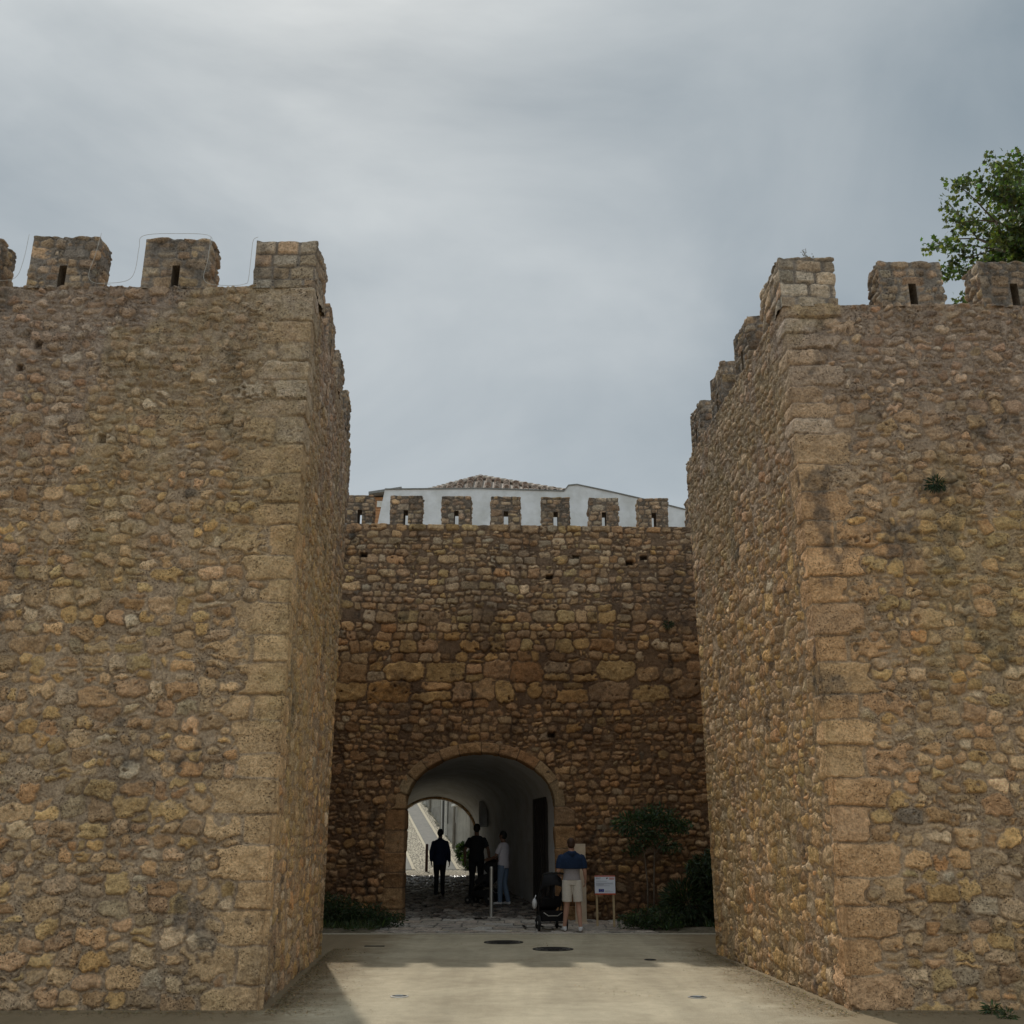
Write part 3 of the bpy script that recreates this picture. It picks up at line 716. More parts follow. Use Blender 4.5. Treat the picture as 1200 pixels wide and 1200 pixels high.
# dressed surround of the arch: swept along the opening, front face plus reveal
def arch_ring(name, parent, cx, hw, sp, cr, zb, yf, width, depth, seed, mat, proud=0.035, pal=(8, 3, 2, 0), blk=0.42, step=0.02, tint=1.0, jamb_extra=0.0):
    n = 48; a = np.linspace(math.pi, 0, n*4)
    ell = np.stack([cx+hw*np.cos(a), sp+(cr-sp)*np.sin(a)], -1)
    pts = np.vstack([[[cx-hw, zb]], ell, [[cx+hw, zb]]])
    d = np.hypot(*np.diff(pts, axis=0).T); cum = np.concatenate([[0], np.cumsum(d)])
    S = np.linspace(0, cum[-1], int(cum[-1]/step)+1)
    px_ = np.interp(S, cum, pts[:, 0]); pz_ = np.interp(S, cum, pts[:, 1])
    tx = np.gradient(px_); tz = np.gradient(pz_); l = np.hypot(tx, tz); nx, nz = -tz/l, tx/l     # outward from the opening
    T = np.linspace(0, width+depth, int((width+depth)/step)+1)
    rng = np.random.default_rng(seed); seeds = []; s = 0; k = 0
    lj = sp-zb
    while s < cum[-1]:
        bl = blk*rng.uniform(.75, 1.2)
        if abs(s-lj) < .2 or abs(s-(cum[-1]-lj)) < .2: bl *= 0.9
        seeds.append((s+bl/2, (width+depth)/2, bl/2*0.97, (width+depth)/2*1.1, 0, 9, 0.1, rng.uniform(.4, 1), pal[rng.integers(len(pal))])); s += bl
    h, C, SS, TT = stone_field(S, T, seeds, seed, relief=0.016, warp=0.008, gap=0.006, mortar=(0.17, 0.12, 0.08), var=0.10)
    h = np.clip(h, 0, None)
    V = np.zeros((len(S), len(T), 3))
    for j, t in enumerate(T):
        if t < width:      # front face, from outer edge in
            off = width-t+jamb_extra*sstep((sp-pz_)/0.15)*(1 if True else 0)*(1-t/width)
            V[:, j, 0] = px_+nx*off; V[:, j, 2] = pz_+nz*off; V[:, j, 1] = yf-proud-h[:, j]*min(1, t/0.04)
            if j == 0: V[:, j, 1] = yf+0.06
        else:
            V[:, j, 0] = px_-nx*h[:, j]*0.7; V[:, j, 2] = pz_-nz*h[:, j]*0.7; V[:, j, 1] = yf-proud+(t-width)
            if t-width < step: V[:, j, 1] += 0.006
    idx = np.arange(len(S)*len(T)).reshape(len(S), len(T))
    q = np.stack([idx[:-1, :-1], idx[:-1, 1:], idx[1:, 1:], idx[1:, :-1]], -1).reshape(-1, 4)
    return npmesh(name, V, q, mat, parent, C*tint, smooth=True)
arch_ring('arch_surround', gate, ACX, AHW, ASP_, ACR, -0.05, 0.0, 0.24, 0.62, 71, M['dark_stone'], tint=np.array([.56, .50, .44]), jamb_extra=0.22)
GM = [(-4.07, -3.43), (-3.00, -2.23), (-1.73, -1.01), (-0.51, 0.21), (0.72, 1.43), (1.90, 2.63), (3.12, 3.86), (4.34, 5.06), (-5.30, -4.62), (5.6, 6.3), (-6.5, -5.85)]
def gmp(s, z): return dict(rh=0.13, asp=1.15, w=W_GATE_T, pin=5, jit=0.1, rot=0.05, p=5.0, shr=(0.82, 1.02))
for k, (a, b) in enumerate(GM):
    zt = GT-0.011*(a+b)/2
    merlon(gate, [(a, 0.0), (b, 0.0), (b, 0.45), (a, 0.45)], zt-0.03, zt+0.74, 400+k, gmp, slit=(0.11, 0.40), step=0.024, mortar=(0.20, 0.155, 0.115), mat=M['dark_stone'], zvar=0.012)

# side stretches that tie the towers back to the curtain wall
for nm, x0, x1, lb in (('neck_wall', -9.8, -6.4, 'plain rubble link wall behind the left tower'), ('neck_wall', 6.4, 9.8, 'plain rubble link wall behind the right tower')):
    m_ = MB(); m_.box(x0, x1, 17.75, 23.8, -0.1, 7.4); o_ = m_.build(nm, M['kerb']); tag(o_, lb, 'wall')

# ------------------------------------------------------------------ PASSAGE
passage = empty('gate_passage', (0, GY, 0)); tag(passage, 'whitewashed barrel vaulted passage running through the gate and veering left', 'passage')
PE = 37.5
secs = [(0.55, -0.72, 1.74, 2.5, 3.70), (2.0, -0.92, 1.70, 2.5, 3.70), (4.0, -1.25, 1.66, 2.55, 3.68), (6.5, -1.65, 1.62, 2.6, 3.66),
        (9.0, -2.10, 1.60, 2.6, 3.62), (11.0, -2.42, 1.58, 2.45, 3.55), (12.2, -2.60, 1.56, 2.25, 3.42), (13.1, -2.68, 1.50, 2.1, 3.30), (13.5, -2.72, 1.46, 2.0, 3.24)]
ys = np.linspace(0.55, 13.5, 90); sa = np.array(secs)
cxs, hws, sps, crs = (np.interp(ys, sa[:, 0], sa[:, i]) for i in (1, 2, 3, 4))
kern = np.hanning(13); kern /= kern.sum()
def smo(a): return np.convolve(np.pad(a, 6, mode='edge'), kern, 'valid')
cxs, hws, sps, crs = map(smo, (cxs, hws, sps, crs))
na = 60; V = []
for i, y in enumerate(ys):
    zb = zfl(y+GY)-0.1; row = []
    for t in np.linspace(0, 1, 14, endpoint=False): row.append((cxs[i]-hws[i], y, zb+(sps[i]-zb)*t))
    for a in np.linspace(math.pi, 0, na): row.append((cxs[i]+hws[i]*math.cos(a)*1.0, y, sps[i]+(crs[i]-sps[i])*math.sin(a)))
    for t in np.linspace(0, 1, 15)[1:]: row.append((cxs[i]+hws[i], y, sps[i]+(zb-sps[i])*t))
    V.append(row)
V = np.array(V); V[..., 0] += 0.012*fbm(V[..., 1]*2, V[..., 2]*2, 5, 3); V[..., 2] += 0.01*fbm(V[..., 1]*1.5, V[..., 0]*1.5, 6, 3)
idx = np.arange(V.shape[0]*V.shape[1]).reshape(V.shape[:2])
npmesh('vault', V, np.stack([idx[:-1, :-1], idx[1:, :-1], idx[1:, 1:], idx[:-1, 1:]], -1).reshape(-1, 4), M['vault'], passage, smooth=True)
arch_ring('far_arch', passage, -2.72, 1.42, 2.0, 3.20, 0.5, 13.45, 0.22, 0.3, 72, M['dark_stone'], proud=0.0, tint=0.9)
# inner closing wall around the far arch (keeps daylight out of the sides)
m_ = MB()
m_.box(-5.2, -2.72-1.40, 13.52, 13.8, 0.3, 4.4); m_.box(-2.72+1.40, 1.6, 13.52, 13.8, 0.3, 4.4)
n = 24
for i in range(n):
    a0, a1 = math.pi*(1-i/n), math.pi*(1-(i+1)/n)
    x0, x1 = -2.72+1.40*math.cos(a0), -2.72+1.40*math.cos(a1); z0_, z1_ = 2.0+1.18*math.sin(a0), 2.0+1.18*math.sin(a1)
    m_.add([(x0, 13.52, z0_), (x1, 13.52, z1_), (x1, 13.52, 4.4), (x0, 13.52, 4.4), (x0, 13.8, z0_), (x1, 13.8, z1_), (x1, 13.8, 4.4), (x0, 13.8, 4.4)],
           [(0, 1, 2, 3), (7, 6, 5, 4), (0, 4, 5, 1)])
m_.build('end_wall', M['plaster'], passage)
def rwall(y):  # right wall x at local y
    return float(np.interp(y, ys, cxs+hws))
# plank door in the right wall
dr = MB(); y0, y1 = 1.5, 3.1; x0, x1 = rwall(y0), rwall(y1)
zb0, zb1 = zfl(GY+y0), zfl(GY+y1)
dr.add([(x0-.05, y0, zb0-.05), (x1-.05, y1, zb1-.05), (x1-.05, y1, 2.75), (x0-.05, y0, 2.75), (x0+.1, y0, zb0-.05), (x1+.1, y1, zb1-.05), (x1+.1, y1, 2.75), (x0+.1, y0, 2.75)],
       [(0, 1, 2, 3), (7, 6, 5, 4), (0, 3, 7, 4), (1, 5, 6, 2), (3, 2, 6, 7), (0, 4, 5, 1)])
door = dr.build('door', M['wood'], passage)
dp = MB()
for k in range(1, 6):
    f = k/6; yy = y0+(y1-y0)*f; xx = x0+(x1-x0)*f
    dp.box(xx-.062, xx-.048, yy-.012, yy+.012, zb1, 2.72)
dp.build('batten', M['wood'], door)
# wall niche edge near the far end
nb = MB(); yy = 10.6; xx = rwall(yy); nb.box(xx-.30, xx-.02, yy, yy+.5, 2.2, 3.0); nb.build('wall_pier', M['vault'], passage, bevel=0.02)

# cobbled passage floor (heightfield)
rc = np.random.default_rng(9)
Sx = brk([-4.6, 1.6], [0.03]); Sy = brk([24.2, 36.2], [0.03])
cs = []
y = 24.0
while y < 38.2:
    rh = rc.uniform(.14, .26); x = -4.7-rc.uniform(0, .2)
    while x < 1.7:
        ww = rh*rc.uniform(.8, 1.9); cs.append((x+ww/2, y+rh/2, ww/2*rc.uniform(.85, 1.02), rh/2*rc.uniform(.85, 1.02), rc.normal(0, .2), rc.uniform(2.4, 4), 0, rc.uniform(.6, 1.2), int(rc.choice([4, 3, 6, 4])))); x += ww
    y += rh
hc, Cc, SSc, TTc = stone_field(Sx, Sy, cs, 91, relief=0.032, warp=0.05, mortar=(0.05, 0.045, 0.035), gap=0.006)
Vc = np.stack([SSc, TTc, np.maximum(0, 0.048*(TTc-22.5))+hc*0.9+0.0], -1)
idx = np.arange(hc.size).reshape(hc.shape)
def cob_mat():
    m = stone_mat('worn_cobble', pits=0.1, bump=0.002, rough=0.24); m.node_tree.nodes['Principled BSDF'].inputs['Specular IOR Level'].default_value = 0.9; return m
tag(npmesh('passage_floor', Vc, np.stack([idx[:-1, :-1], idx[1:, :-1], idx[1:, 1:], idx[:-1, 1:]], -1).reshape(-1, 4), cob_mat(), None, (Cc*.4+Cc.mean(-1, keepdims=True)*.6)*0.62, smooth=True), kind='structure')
# slab apron in front of the gate
Sx = brk([-2.75, 2.95], [0.02]); Sy = brk([21.42, 24.35], [0.02])
cs = []; y = 21.42
while y < 24.4:
    rh = rc.choice([.30, .36, .42]); x = -2.9-rc.uniform(0, .4)
    while x < 3.0:
        ww = rc.uniform(.4, .8); cs.append((x+ww/2, y+rh/2, ww/2*.99, rh/2*.98, 0, 14, 0, rc.uniform(.8, 1), int(rc.choice([9, 10, 4, 0])))); x += ww
    y += rh
hs, Cs, SS2, TT2 = stone_field(Sx, Sy, cs, 95, relief=0.008, warp=0.004, gap=0.004, mortar=(0.13, 0.11, 0.08), var=0.12)
sk = (TT2-21.42)/2.93                                   # the apron narrows towards the gate
X2 = np.where(SS2 > 0, SS2*(1-0.22*sk), SS2*(1-0.05*sk))
Vs = np.stack([X2, TT2, np.maximum(0, 0.048*(TT2-22.5))+hs*0.6+0.012], -1); idx = np.arange(hs.size).reshape(hs.shape)
tag(npmesh('paving', Vs, np.stack([idx[:-1, :-1], idx[1:, :-1], idx[1:, 1:], idx[:-1, 1:]], -1).reshape(-1, 4), M['slab'], None, (Cs*.45+Cs.mean(-1, keepdims=True)*.55)*0.78, smooth=True), kind='structure')
k_ = MB(); k_.box(-6.2, 6.2, 21.30, 21.40, -0.05, 0.022); tag(k_.build('kerb', M['kerb'], bevel=0.006), kind='structure')
def bed(x0, x1, y0, y1, seed):
    S = brk([x0, x1], [0.05]); T = brk([y0, y1], [0.05]); A, B = np.meshgrid(S, T, indexing='ij')
    e = np.minimum(np.minimum(A-x0, x1-A), np.minimum(B-y0, 9))
    Z_ = 0.008+0.10*sstep(e/0.5)*(0.6+0.8*fbm(A*1.5, B*1.5, seed, 4)); idx = np.arange(A.size).reshape(A.shape)
    tag(npmesh('planting_bed', np.stack([A, B, Z_], -1), np.stack([idx[:-1, :-1], idx[1:, :-1], idx[1:, 1:], idx[:-1, 1:]], -1).reshape(-1, 4), M['soil'], None, smooth=True), kind='structure')
bed(2.75, 6.3, 21.41, 23.98, 4); bed(-6.3, -2.62, 21.41, 23.98, 8)

# ------------------------------------------------------------------ STREET BEYOND
def zst(y):
    if y < 38.5: return zfl(y)
    return 0.768+0.2*(y-38.5) if y < 56 else 0.768+3.5+0.1*(y-56)
ys_ = [36.1, 37.0, 38.5]+list(np.linspace(39, 56, 18))+[60, 66, 75]
def ribbon(name, fl, fr, mat, dz=0.0, y0=38.4):
    V = []; Fq = []; yy_ = [y for y in ys_ if y >= y0]
    for i, y in enumerate(yy_): V += [(fl(y), y, zst(y)+dz), (fr(y), y, zst(y)+dz)]
    for i in range(len(yy_)-1): Fq.append((2*i, 2*i+1, 2*i+3, 2*i+2))
    return tag(npmesh(name, V, Fq, mat), kind='structure')
def lane_l(y): return -3.39-0.197*(y-42.4)
def fac(y): return -1.50-0.20*(y-38.8)
ribbon('street', lambda y: -16.0, lambda y: fac(y)+0.6, M['cobble_street'], 0.03, 36.0)
ribbon('street_lane', lambda y: lane_l(y)+0.03, lambda y: lane_l(y)+0.66, M['lane'], 0.042)
ribbon('street_lane', lambda y: lane_l(y)-2.0, lambda y: lane_l(y)-0.92, M['lane'], 0.042)
for off in (-0.09, 0.66, -0.92): ribbon('lane_edging', lambda y, o=off: lane_l(y)+o, lambda y, o=off: lane_l(y)+o+0.11, M['edging'], 0.052)
# row of street houses on the right
def street_house(y0, y1, h, mat, label, wins, door=None, pipe=True):
    A = Vector((fac(y0), y0, 0)); d = Vector((fac(y1)-fac(y0), y1-y0, 0)); Lh = d.length; d.normalize()
    n_ = Vector((-d.y, d.x, 0))   # towards the street
    ang = math.atan2(d.y, d.x)
    zb = zst(y0)-0.6
    r = empty('street_house', (A.x, A.y, zb), ang); tag(r, label, 'house', 'houses lining the street beyond the passage')
    # local: x along the facade, +y towards the street
    m = MB(); m.box(0, Lh-0.01, -5, 0, 0, h); m.build('wall', mat, r)
    m = MB(); m.box(0, Lh-0.01, -5.1, 0.18, h, h+0.16); m.build('cornice', M['trim'], r)
    m = MB(); m.add([(0, -5, h+.17), (Lh, -5, h+.17), (Lh, .1, h+.17), (0, .1, h+.17), (0, -2.4, h+1.2), (Lh, -2.4, h+1.2)], [(3, 2, 5, 4), (1, 0, 4, 5), (0, 3, 4), (2, 1, 5)]); m.build('roof', M['orange'], r)
    m = MB(); m.box(0, Lh-0.02, 0.005, 0.04, 0, 1.15+0.5*(y1-y0)*0.2); m.build('plinth', M['facade2'], r)
    for (x, z, ww, hh) in wins:
        f = MB()
        for q in ((x, x+.1, z, z+hh), (x+ww-.1, x+ww, z, z+hh), (x+.1, x+ww-.1, z+hh-.1, z+hh), (x+.1, x+ww-.1, z, z+.06)): f.box(q[0], q[1], 0.002, 0.09, q[2], q[3])
        fo = f.build('window', M['trim'], r)
        g = MB(); g.box(x+.1, x+ww-.1, 0.003, 0.03, z+.06, z+hh-.1); g.build('pane', M['glass'], fo)
        g = MB(); g.box(x-.12, x+ww+.12, 0.002, 0.26, z-.09, z-.003); g.build('sill', M['trim'], fo)
    if door:
        g = MB(); g.box(door-.0, door+1.0, 0.042, 0.10, 0.3, 3.0); do = g.build('door', M['wood'], r)
        g = MB(); g.box(door-.14, door-.002, 0.042, 0.14, 0.3, 3.14); g.box(door+1.002, door+1.14, 0.042, 0.14, 0.3, 3.14); g.box(door, door+1.0, 0.042, .14, 3.002, 3.14); g.build('frame', M['trim'], do)
    if pipe:
        g = MB(); g.tube([(Lh-.25, .12, .1), (Lh-.25, .12, h)], 0.055, 10); g.build('downpipe', M['facade2'], r, smooth=True)
    return r
street_house(39.0, 42.4, 6.0, M['facade'], 'nearest house up the street, cream wall with two high windows and a downpipe', [(0.5, 2.9, .8, 1.1), (2.1, 2.9, .8, 1.1)])
street_house(42.4, 46.2, 6.4, M['facade2'], 'second house up the street, greyer wall with a dark doorway', [(0.4, 2.9, .8, 1.2)], door=2.4)
street_house(46.2, 50.4, 6.2, M['facade'], 'third house up the street, cream wall with pale window sills', [(0.6, 2.6, .8, 1.2), (2.6, 3.2, .8, 1.2)])
street_house(50.4, 56.0, 6.6, M['facade2'], 'farthest house up the street where it bends away', [(0.8, 2.6, .8, 1.2), (3.2, 3.2, .8, 1.2)], door=2.0)
m = MB(); m.box(-16, -4.6, 62, 68, 3.5, 10); eh = m.build('wall', M['facade']); er = empty('end_house', (0, 0, 0)); eh.parent = er
tag(er, 'pale house closing the top of the cobbled street', 'house')
m = MB(); m.prism([(-16.2, 61.8), (-4.4, 61.8), (-4.4, 68.2), (-16.2, 68.2)], 10.0, 10.3); m.build('roof', M['orange'], er)
g = MB(); g.box(-9, -8.1, 61.93, 61.99, 5.6, 7.0); g.build('window', M['glass'], er)

# ------------------------------------------------------------------ WHITE HOUSE OVER THE WALL
wh = empty('white_house', (0, 28, 8)); tag(wh, 'white plastered house with a low tiled pyramid roof rising behind the gate wall', 'house')
HY = 28.0
prof_ = [(442, 616), (451, 574), (560, 573), (661, 576), (666, 569.5), (676, 568.5), (712, 576), (747, 584), (780, 592), (812, 600), (812, 640)]
pts = [at(x, y, HY) for x, y in prof_]
bot = 4.6
n = len(pts); m = MB()
fr = [(p.x, 0, p.z-8) for p in pts]; bk = [(p.x, 0.35, p.z-8) for p in pts]
fr[0] = (fr[0][0], 0, bot-8); bk[0] = (fr[0][0], .35, bot-8); fr[-1] = (fr[-1][0], 0, bot-8); bk[-1] = (fr[-1][0], .35, bot-8)
e = at(442, 616, HY); fr.insert(1, (e.x, 0, e.z-8)); bk.insert(1, (e.x, .35, e.z-8)); n += 1
m.add(fr+bk, [tuple(range(n-1, -1, -1)), tuple(range(n, 2*n))]+[(i, (i+1) % n, n+(i+1) % n, n+i) for i in range(n)])
m.build('parapet_wall', M['plaster'], wh)
m = MB()     # grey weathered edge along the coping
for i in range(2, n-2):
    a, b = fr[i], fr[i+1]
    m.add([(a[0], -.03, a[2]-.0), (b[0], -.03, b[2]), (b[0], -.03, b[2]+.035), (a[0], -.03, a[2]+.035), (a[0], .38, a[2]), (b[0], .38, b[2]), (b[0], .38, b[2]+.035), (a[0], .38, a[2]+.035)],
          [(0, 1, 2, 3), (7, 6, 5, 4), (3, 2, 6, 7), (0, 4, 5, 1)])
M['coping'] = simple('grey_coping', (0.22, 0.22, 0.21), 0.9, 20, 0.3)
m.build('coping', M['coping'], wh)
m = MB(); m.box(-3.0, 4.9, 0.36, 8.8, -3.4, 1.6); m.build('body', M['plaster'], wh)
# barrel tile roof: a pyramid seen from below its front eave
ap = at(563, 557, 32.2); el = at(497, 575, 29.0); er_ = at(666, 575, 29.0)
ez = el.z-0.10
def tile_face(E0, E1, A, name, trim=0.0):
    """triangle eave E0-E1, apex A : columns of tapered half-round tiles, each overlapping the next"""
    V = []; Fq = []; C = []
    rt = np.random.default_rng(33); E0 = np.array(E0); E1 = np.array(E1); A = np.array(A)
    ed = E1-E0; W = np.linalg.norm(ed); ed /= W
    foot = E0+ed*np.dot(A-E0, ed); up = A-foot; Hh = np.linalg.norm(up); up /= Hh; nn = np.cross(ed, up)
    if nn[2] < 0: nn = -nn
    fx = np.dot(A-E0, ed); sp = 0.29; k = 0
    x = sp/2
    while x < W:
        lim = Hh*(x/fx if x < fx else (W-x)/(W-fx))
        for layer, (ox, oz, sgn) in enumerate(((0, 0.055, 1), (sp/2, 0.045, -1))):
            y = -0.12
            while y < lim-trim:
                r0, r1 = 0.105, 0.080; tl = 0.40
                shade = rt.lognormal(0, .14); base = np.array([0.74, 0.60, 0.50] if rt.random() < .7 else [0.48, 0.33, 0.25])*shade*(1.0 if layer == 0 else .35)
                b0 = len(V); seg = 7
                for (yy, r, lift) in ((y, r0, 0.03), (y+tl, r1, 0.0), (y, r0-.016, 0.03)):
                    for q in range(seg+1):
                        a = math.pi*q/seg
                        p = E0+ed*(x+ox+r*math.cos(a))+up*yy+nn*((r*math.sin(a)*sgn)+oz+(lift if sgn > 0 else -0.01+lift*.5)+rt.normal(0, .0015))
                        V.append(p); C.append(base)
                for q in range(seg):
                    Fq.append((b0+q, b0+q+1, b0+seg+1+q+1, b0+seg+1+q)); 
                    Fq.append((b0+q, b0+2*(seg+1)+q, b0+2*(seg+1)+q+1, b0+q+1))
                y += 0.31
        x += sp
    return np.array(V), np.array(Fq), np.array(C)
lo = Vector((0, 28, 8))
E = [np.array(p) for p in ((el.x, 29.0, ez), (er_.x, 29.0, ez), (er_.x, 35.4, ez), (el.x, 35.4, ez))]
A_ = np.array((ap.x, 32.2, ap.z-0.12)); Vs_, Fs_, Cs_ = [], [], []; b = 0
for i in range(4):
    v, f, c = tile_face(E[i], E[(i+1) % 4], A_, 'x', 0.22 if i == 0 else 0.42); Vs_.append(v-np.array(lo)); Fs_.append(f+b); Cs_.append(c); b += len(v)
tm = stone_mat('roof_tile', pits=0.15, bump=0.003); roof = npmesh('roof', np.vstack(Vs_), np.vstack(Fs_), tm, wh, np.vstack(Cs_), smooth=True)
m = MB()
for i in range(4):
    e_ = Vector(E[i])-lo; a_ = Vector(A_)-lo; k = 13
    for q in range(k):
        p0 = e_.lerp(a_, q/k); p1 = e_.lerp(a_, (q+1.25)/k if q < k-1 else 1.0)
        m.tube([p0+Vector((0, 0, .07)), p1+Vector((0, 0, .05))], [.085, .07], 10)
M['ridge'] = simple('ridge_tile', (0.52, 0.44, 0.36), 0.85, 20, 0.3, 0.004, c2=(0.34, 0.29, 0.24), mscale=6)
m.build('ridge_tiles', M['ridge'], roof, smooth=True)
m = MB(); vv = [Vector(e_)-lo+Vector((0, 0, -.01)) for e_ in E]+[Vector(A_)-lo+Vector((0, 0, -.01))]
m.add(vv, [(0, 1, 4), (1, 2, 4), (2, 3, 4), (3, 0, 4), (3, 2, 1, 0)]); m.build('roof_deck', M['ridge'], roof)
# neighbour with orange boarding, just left of the white house
nb = empty('boarded_house', (0, 31, 8)); tag(nb, 'corner of a house with orange brown boarding and a tiled eave beside the white house', 'house')
p0 = at(432, 640, 31); p1 = at(437, 581, 31); p2 = at(449.5, 578, 31)
m = MB(); m.box(p1.x, p2.x+0.6, 0, 3, -3.4, p1.z-8-.05); m.build('wall', M['orange'], nb)
m = MB()
for k in range(14):
    z = p1.z-8-.12-k*.11; m.box(p1.x-.012, p2.x+.5, -.02, -.002, z-.045, z)
m.build('boarding', M['orange'], nb)
m = MB(); m.box(p1.x+.15, p2.x+.5, -.08, -.022, p1.z-8-.40, p1.z-8-.20); m.build('window_head', M['trim'], nb)
m = MB(); m.prism([(p1.x-.1, -.3), (p2.x+.6, -.3), (p2.x+.6, 3), (p1.x-.1, 3)], [p1.z-8-.04, p2.z-8+.02, p2.z-8+.02, p1.z-8-.04], [p1.z-8+.04, p2.z-8+.12, p2.z-8+.12, p1.z-8+.04]); m.build('eave', M['coping'], nb)

# ------------------------------------------------------------------ FOLIAGE
def leaves(name, centres, size, mat, parent, seed, base=(0.05, 0.09, 0.025), var=0.35, lobed=False, droop=0.3, elong=1.0, flat=False):
    rg_ = np.random.default_rng(seed); C0 = np.asarray(centres, float); n = len(C0)
    d = rg_.normal(size=(n, 3)); d[:, 2] -= droop; d /= np.linalg.norm(d, axis=1)[:, None]
    u = rg_.normal(size=(n, 3)); s_ = np.cross(d, u); s_ /= np.linalg.norm(s_, axis=1)[:, None]; nrm = np.cross(d, s_)
    sz = size*rg_.uniform(.6, 1.3, n)[:, None]
    if flat: d[:, 2] *= .15; d /= np.linalg.norm(d, axis=1)[:, None]; s_ = np.cross(d, np.array([0, 0, 1.0])+0*d); nrm = np.cross(s_, d)*.5
    if lobed: shape = [(0, 0, 0), (.42, .18, .10), (.30, .50, .08), (.62, .72, .12), (.22, .78, .05), (0, 1.15, -.08), (-.22, .78, .05), (-.62, .72, .12), (-.30, .50, .08), (-.42, .18, .10)]
    else: shape = [(0, 0, 0), (.26/elong, .35, .06), (.22/elong, .7, .05), (0, 1.1, -.05), (-.22/elong, .7, .05), (-.26/elong, .35, .06)]
    k = len(shape)
    V = np.stack([C0+s_*sz*a+d*sz*b_+nrm*sz*c for a, b_, c in shape], 1)
    # two halves folded along the midrib
    idx = np.arange(n)[:, None]*k
    col_ = np.array(base)*rg_.lognormal(0, var, n)[:, None]*np.stack([rg_.uniform(.7, 1.3, n), np.ones(n), rg_.uniform(.7, 1.2, n)], 1)
    Cc = np.repeat(col_[:, None], k, 1)
    Fq = idx+np.arange(k)[None, :]
    return npmesh(name, V, Fq, mat, parent, Cc)
def blob(rg_, c, r, n, shell=0.5):
    p = rg_.normal(size=(n, 3)); p /= np.linalg.norm(p, axis=1)[:, None]
    return np.array(c)+p*np.array(r)*(rg_.uniform(0, 1, n)**shell)[:, None]
def branchy(rg_, root, height, spread, levels, trunk_r, lean=(0, 0)):
    """recursive limbs; returns segments [(pts, radii)] and twig tips"""
    segs = []; tips = []
    def grow(p, d, ln, r, lv):
        pts = [p]; dd = d.copy(); q = p.copy(); n = 5
        for i in range(n):
            dd = dd+rg_.normal(0, .16, 3)+np.array([0, 0, .03]); dd /= np.linalg.norm(dd); q = q+dd*ln/n; pts.append(q.copy())
            if lv <= 1: tips.append(q.copy())
        segs.append((pts, list(np.linspace(r, r*.55, n+1))))
        if lv == 0: return
        k = rg_.integers(3, 5)
        for i in range(k):
            t = rg_.uniform(.45, 1.0); b_ = pts[min(n, int(t*n)+0)]
            nd = dd*0.75+rg_.normal(0, spread, 3); nd[2] = nd[2]*.7+.12; nd /= np.linalg.norm(nd)
            grow(b_.copy(), nd, ln*rg_.uniform(.55, .75), r*.5, lv-1)
    grow(np.array(root, float), np.array([lean[0], lean[1], 1.0]), height, trunk_r, levels)
    return segs, np.array(tips)
# big tree behind the right tower
rt_ = np.random.default_rng(44)
tree = empty('plane_tree', (16.3, 23.0, -.3)); tag(tree, 'tall leafy green tree rising behind the right tower', 'tree')
mt = MB(); mt.tube([(0, 0, 0), (.1, 0, 4), (-.1, .1, 8), (-.2, 0, 12.5), (-.1, 0, 16.0)], [.42, .34, .28, .24, .14], 12)
tips = []
for k in range(56):
    a = rt_.uniform(0, 2*math.pi); el_ = rt_.uniform(-.05, 1.3); b0 = np.array([-.2*rt_.random(), 0, rt_.uniform(10.5, 16.0)])
    if k < 34: a = rt_.uniform(2.2, 4.0)
    d = np.array([math.cos(a)*math.cos(el_), math.sin(a)*math.cos(el_), math.sin(el_)])
    pts_ = [b0]; q = b0.copy(); dd = d.copy(); ln = rt_.uniform(3.0, 4.6)
    for i in range(5):
        dd = dd+rt_.normal(0, .12, 3)+np.array([0, 0, .06]); dd /= np.linalg.norm(dd); q = q+dd*ln/5; pts_.append(q.copy())
    mt.tube(pts_, list(np.linspace(.12, .035, 6)), 7)
    for j in range(13):
        s0 = pts_[rt_.integers(2, 6)]; d2 = dd*.4+rt_.normal(0, .6, 3); d2 /= np.linalg.norm(d2); l2 = rt_.uniform(.6, 1.4)
        e2 = s0+d2*l2+np.array([0, 0, .1]); mt.tube([s0, (s0+e2)/2+rt_.normal(0, .05, 3), e2], [.025, .016, .008], 5)
        for f in (.5, .8, 1.0): tips.append(s0+(e2-s0)*f)
mt.build('trunk', M['bark'], tree, smooth=True)
tips = np.array(tips); cl_ = []
for t_ in tips: cl_.append(blob(rt_, t_, (.34, .34, .28), 36, .5))
leaves('crown', np.vstack(cl_), 0.115, M['tleaf'], tree, 45, base=(0.090, 0.115, 0.045), var=.4, lobed=True, droop=.5)

def shrub(name, label, cat, loc, blobs, n, size, seed, base, stems=None, group=None, elong=1.0, top_parent=True):
    r = empty(name, loc); tag(r, label, cat, group); rg_ = np.random.default_rng(seed)
    pts_ = np.vstack([blob(rg_, c, rr, int(n*f), .45) for c, rr, f in blobs]); pts_ = pts_[pts_[:, 2] > .01]
    leaves('foliage', pts_, size, M['leaf'], r, seed, base=base, elong=elong)
    m = MB()
    if stems is None:
        stems = [([(rg_.normal(0, .04), rg_.normal(0, .04), 0), (c[0]*.5, c[1]*.5, c[2]*.5), (c[0], c[1], c[2]+rr[2]*.5)], .012) for c, rr, f in blobs for _ in range(2)]
    for p, rr in stems: m.tube(p, [rr, rr*.8]+[rr*.5]*(len(p)-2), 6)
    m.build('stem', M['bark'], r, smooth=True); return r
